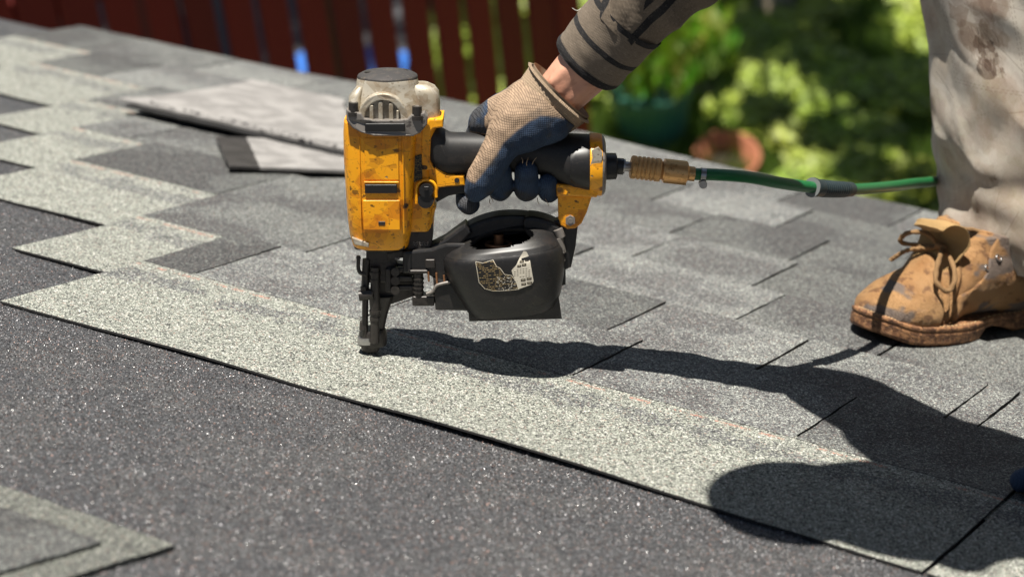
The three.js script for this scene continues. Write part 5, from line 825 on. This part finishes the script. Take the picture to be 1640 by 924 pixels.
// picket fence
{
  const A = V3(-1.035, 0, -3.702), d = V3(0.848, 0, -0.778).normalize(), f = thing('picket_fence', 'dark red wooden picket fence standing in the garden beyond the roof edge', 'fence');
  f.position.copy(A); f.rotation.y = -Math.atan2(d.z, d.x);
  const woodTex = canvasTex(256, 1024, (c, w, h) => { c.fillStyle = 'rgb(112,23,13)'; c.fillRect(0, 0, w, h); const r = rng(71); for (let i = 0; i < 900; i++) { c.globalAlpha = 0.25 * r(); c.strokeStyle = r() < 0.5 ? '#4a120a' : '#9a3420'; c.lineWidth = 1 + 3 * r(); const x = r() * w, y = r() * h; c.beginPath(); c.moveTo(x, y); c.bezierCurveTo(x + 6 * (r() - 0.5), y + 80, x + 6 * (r() - 0.5), y + 160, x + 8 * (r() - 0.5), y + 240 * r() + 60); c.stroke(); } c.globalAlpha = 1; });
  const wood = [0.85, 1, 1.15].map((k) => new THREE.MeshStandardMaterial({ map: woodTex, roughness: 0.8, color: new THREE.Color(k, k, k) })), r = rng(72);
  const board = (w) => { const g = new RoundedBoxGeometry(w, 1.75, 0.018, 1, 0.003); g.translate(0, 0.935, 0); return g; }, narrow = board(0.088), broad = board(0.108);
  for (let i = -13; i <= 11; i++) { const x = 0.05 + i * 0.1152; const m = part('picket', i < -2 ? broad : narrow, wood[Math.floor(r() * 3)], f); m.position.set(x + 0.004 * (r() - 0.5), 0.01 * (r() - 0.5), 0.003 * (r() - 0.5)); m.rotation.z = 0.008 * (r() - 0.5); }
  for (const y of [0.35, 1.5]) { const g = new THREE.BoxGeometry(2.9, 0.09, 0.04); g.translate(-0.12, y, -0.032); part('rail', g, wood[0], f); }
  for (const x of [-1.5, -0.02, 1.36]) { const g = new RoundedBoxGeometry(0.09, 1.85, 0.09, 1, 0.005); g.translate(x, 0.925, -0.1); part('post', g, wood[0], f); }
}
// low leafy ground cover on the lawn
{
  const r = rng(64), leaves = []; for (let i = 0; i < 7; i++) { const g = leafGeo.toNonIndexed(), s = 0.020 + 0.017 * r(), m = new THREE.Matrix4().makeRotationFromEuler(new THREE.Euler(-1.25 + 0.5 * r(), 0, 0)), b = new THREE.Matrix4().makeRotationY(i / 7 * 6.283 + r()); g.scale(s, s, s); g.applyMatrix4(m).applyMatrix4(b); g.translate(0.05 * (r() - 0.5), 0.03 + 0.045 * r(), 0.05 * (r() - 0.5)); leaves.push(g); }
  const N = 14000, cover = new THREE.InstancedMesh(merge(leaves), new THREE.MeshPhysicalMaterial({ color: 0xffffff, roughness: 0.55, transmission: 0.3, thickness: 0, side: THREE.DoubleSide }), N), m = new THREE.Matrix4(), q = new THREE.Quaternion(), c = new THREE.Color();
  for (let i = 0; i < N; i++) { let x, z; do { x = -0.65 + 2.6 * r(); z = -7.0 + 3.2 * r(); } while (fbm(x * 3.2 + 3, z * 3.2, 8, 3) < 0.46 || Math.hypot(x - 0.40, z + 4.76) < 0.22 || Math.hypot(x - 0.6, z + 5.9) < 0.16 || Math.hypot(x - 0.355, z + 5.3) < 0.14 || Math.hypot(x - 0.165, z + 5.0) < 0.24); q.setFromAxisAngle(V3(0, 1, 0), r() * 6.28); const s = 0.7 + 0.7 * r(); m.compose(V3(x, 0, z), q, V3(s, s, s)); cover.setMatrixAt(i, m); const k = 0.6 + 0.8 * r(), t = fbm(x * 5, z * 5, 1, 2); cover.setColorAt(i, c.setRGB((0.22 + 0.12 * t) * k, 0.36 * k, 0.02 * k)); }
  cover.name = 'ground_cover'; cover.castShadow = cover.receiveShadow = true; cover.userData = { kind: 'stuff', label: 'bright yellow green leafy ground cover spreading over the lawn', category: 'ground cover' }; scene.add(cover);
}
// potted plant
{
  const p = thing('plant_pot', 'dark green plastic pot with a bright leafy plant beside the fence', 'potted plant'); p.position.set(0.165, 0, -5.02);
  const pr = [[0.0, 0.0], [0.098, 0.0], [0.104, 0.01], [0.134, 0.21], [0.142, 0.212], [0.144, 0.25], [0.134, 0.25], [0.130, 0.215], [0, 0.205]].map(([x, y]) => new THREE.Vector2(x, y));
  part('pot', new THREE.LatheGeometry(pr, 40), new THREE.MeshStandardMaterial({ color: new THREE.Color(0.03, 0.125, 0.09), roughness: 0.5 }), p);
  const st = []; const r = rng(81); for (let i = 0; i < 12; i++) { const a = r() * 6.28, q = 0.16 * r(); st.push(limb([V3(0, 0.2, 0), V3(Math.cos(a) * q * 0.4, 0.32, Math.sin(a) * q * 0.4), V3(Math.cos(a) * q, 0.4 + 0.16 * r(), Math.sin(a) * q)], [0.005, 0.002], { seg: 6, around: 5 })); }
  part('stem', merge(st), new THREE.MeshStandardMaterial({ color: new THREE.Color(0.08, 0.12, 0.03), roughness: 0.8 }), p);
  part('foliage', foliage(520, (q) => { const a = q() * 6.28, d = 0.23 * Math.sqrt(q()); return V3(0.05 + Math.cos(a) * d, 0.30 + 0.30 * q() * (1 - d * 2), Math.sin(a) * d); }, 0.085, [0.24, 0.38, 0.03], 82), leafMat, p);
}
// terracotta bowl lying tilted on the lawn
{
  const b = thing('terracotta_bowl', 'tilted terracotta bowl lying at the near edge of the lawn behind the hose', 'flower bowl'); b.position.set(0.40, 0.03, -4.80); b.rotation.set(0.25, 0.3, -0.12); b.scale.setScalar(0.85);
  const pr = [[0, 0], [0.075, 0], [0.12, 0.075], [0.132, 0.078], [0.132, 0.1], [0.118, 0.1], [0.108, 0.075], [0.066, 0.014], [0, 0.012]].map(([x, y]) => new THREE.Vector2(x, y));
  part('bowl', new THREE.LatheGeometry(pr, 36), new THREE.MeshStandardMaterial({ color: new THREE.Color(0.36, 0.13, 0.065), roughness: 0.85 }), b);
  const s = new THREE.SphereGeometry(0.09, 20, 6, 0, 6.3, 0, 1.2); s.scale(1, 0.3, 1); s.translate(0, 0.018, 0); part('potting_soil', s, new THREE.MeshStandardMaterial({ color: new THREE.Color(0.03, 0.02, 0.014), roughness: 1 }), b);
}
// stones
const stone = (label, x, z, sx, sy, sz, c, seed) => { const g = new THREE.IcosahedronGeometry(1, 3), p = g.attributes.position; for (let i = 0; i < p.count; i++) { const a = V3().fromBufferAttribute(p, i), k = 1 + 0.35 * (fbm(a.x * 1.5 + seed, a.y * 1.5, a.z * 1.5, 3) - 0.5); p.setXYZ(i, a.x * k * sx, a.y * k * sy, a.z * k * sz); } g.computeVertexNormals(); const m = part(numbered('stone'), g, new THREE.MeshStandardMaterial({ color: new THREE.Color(...c), roughness: 0.9 }), scene); m.position.set(x, sy * 0.6, z); m.rotation.y = seed; tag(m, label, 'stone'); };
stone('long pale pink stone lying beside the potted plant', 0.355, -5.32, 0.05, 0.04, 0.10, [0.5, 0.36, 0.28], 2.2);
stone('flat pinkish stone at the back of the lawn', 0.62, -5.95, 0.12, 0.035, 0.07, [0.5, 0.38, 0.3], 0.4);
stone('small pale round stone at the back of the lawn, left of the flat one', 0.43, -5.75, 0.06, 0.04, 0.06, [0.48, 0.38, 0.32], 1.3);
// crumpled blue tarp seen in slivers through the fence
{
  const g = new THREE.PlaneGeometry(0.5, 0.3, 50, 30); g.rotateX(-Math.PI / 2); const p = g.attributes.position; for (let i = 0; i < p.count; i++) { const x = p.getX(i), z = p.getZ(i); p.setY(i, 0.03 + 0.10 * fbm(x * 7, z * 7, 2, 3) * (1 - Math.min(1, Math.hypot(x / 0.28, z / 0.18) ** 4))); } g.computeVertexNormals();
  const t = part('blue_tarp', g, new THREE.MeshStandardMaterial({ color: new THREE.Color(0.035, 0.16, 0.55), roughness: 0.45, side: THREE.DoubleSide }), scene); t.position.set(-0.98, 0, -5.6); tag(t, 'crumpled blue tarp on the ground behind the red fence', 'tarp');
}

renderer.render(scene, camera);
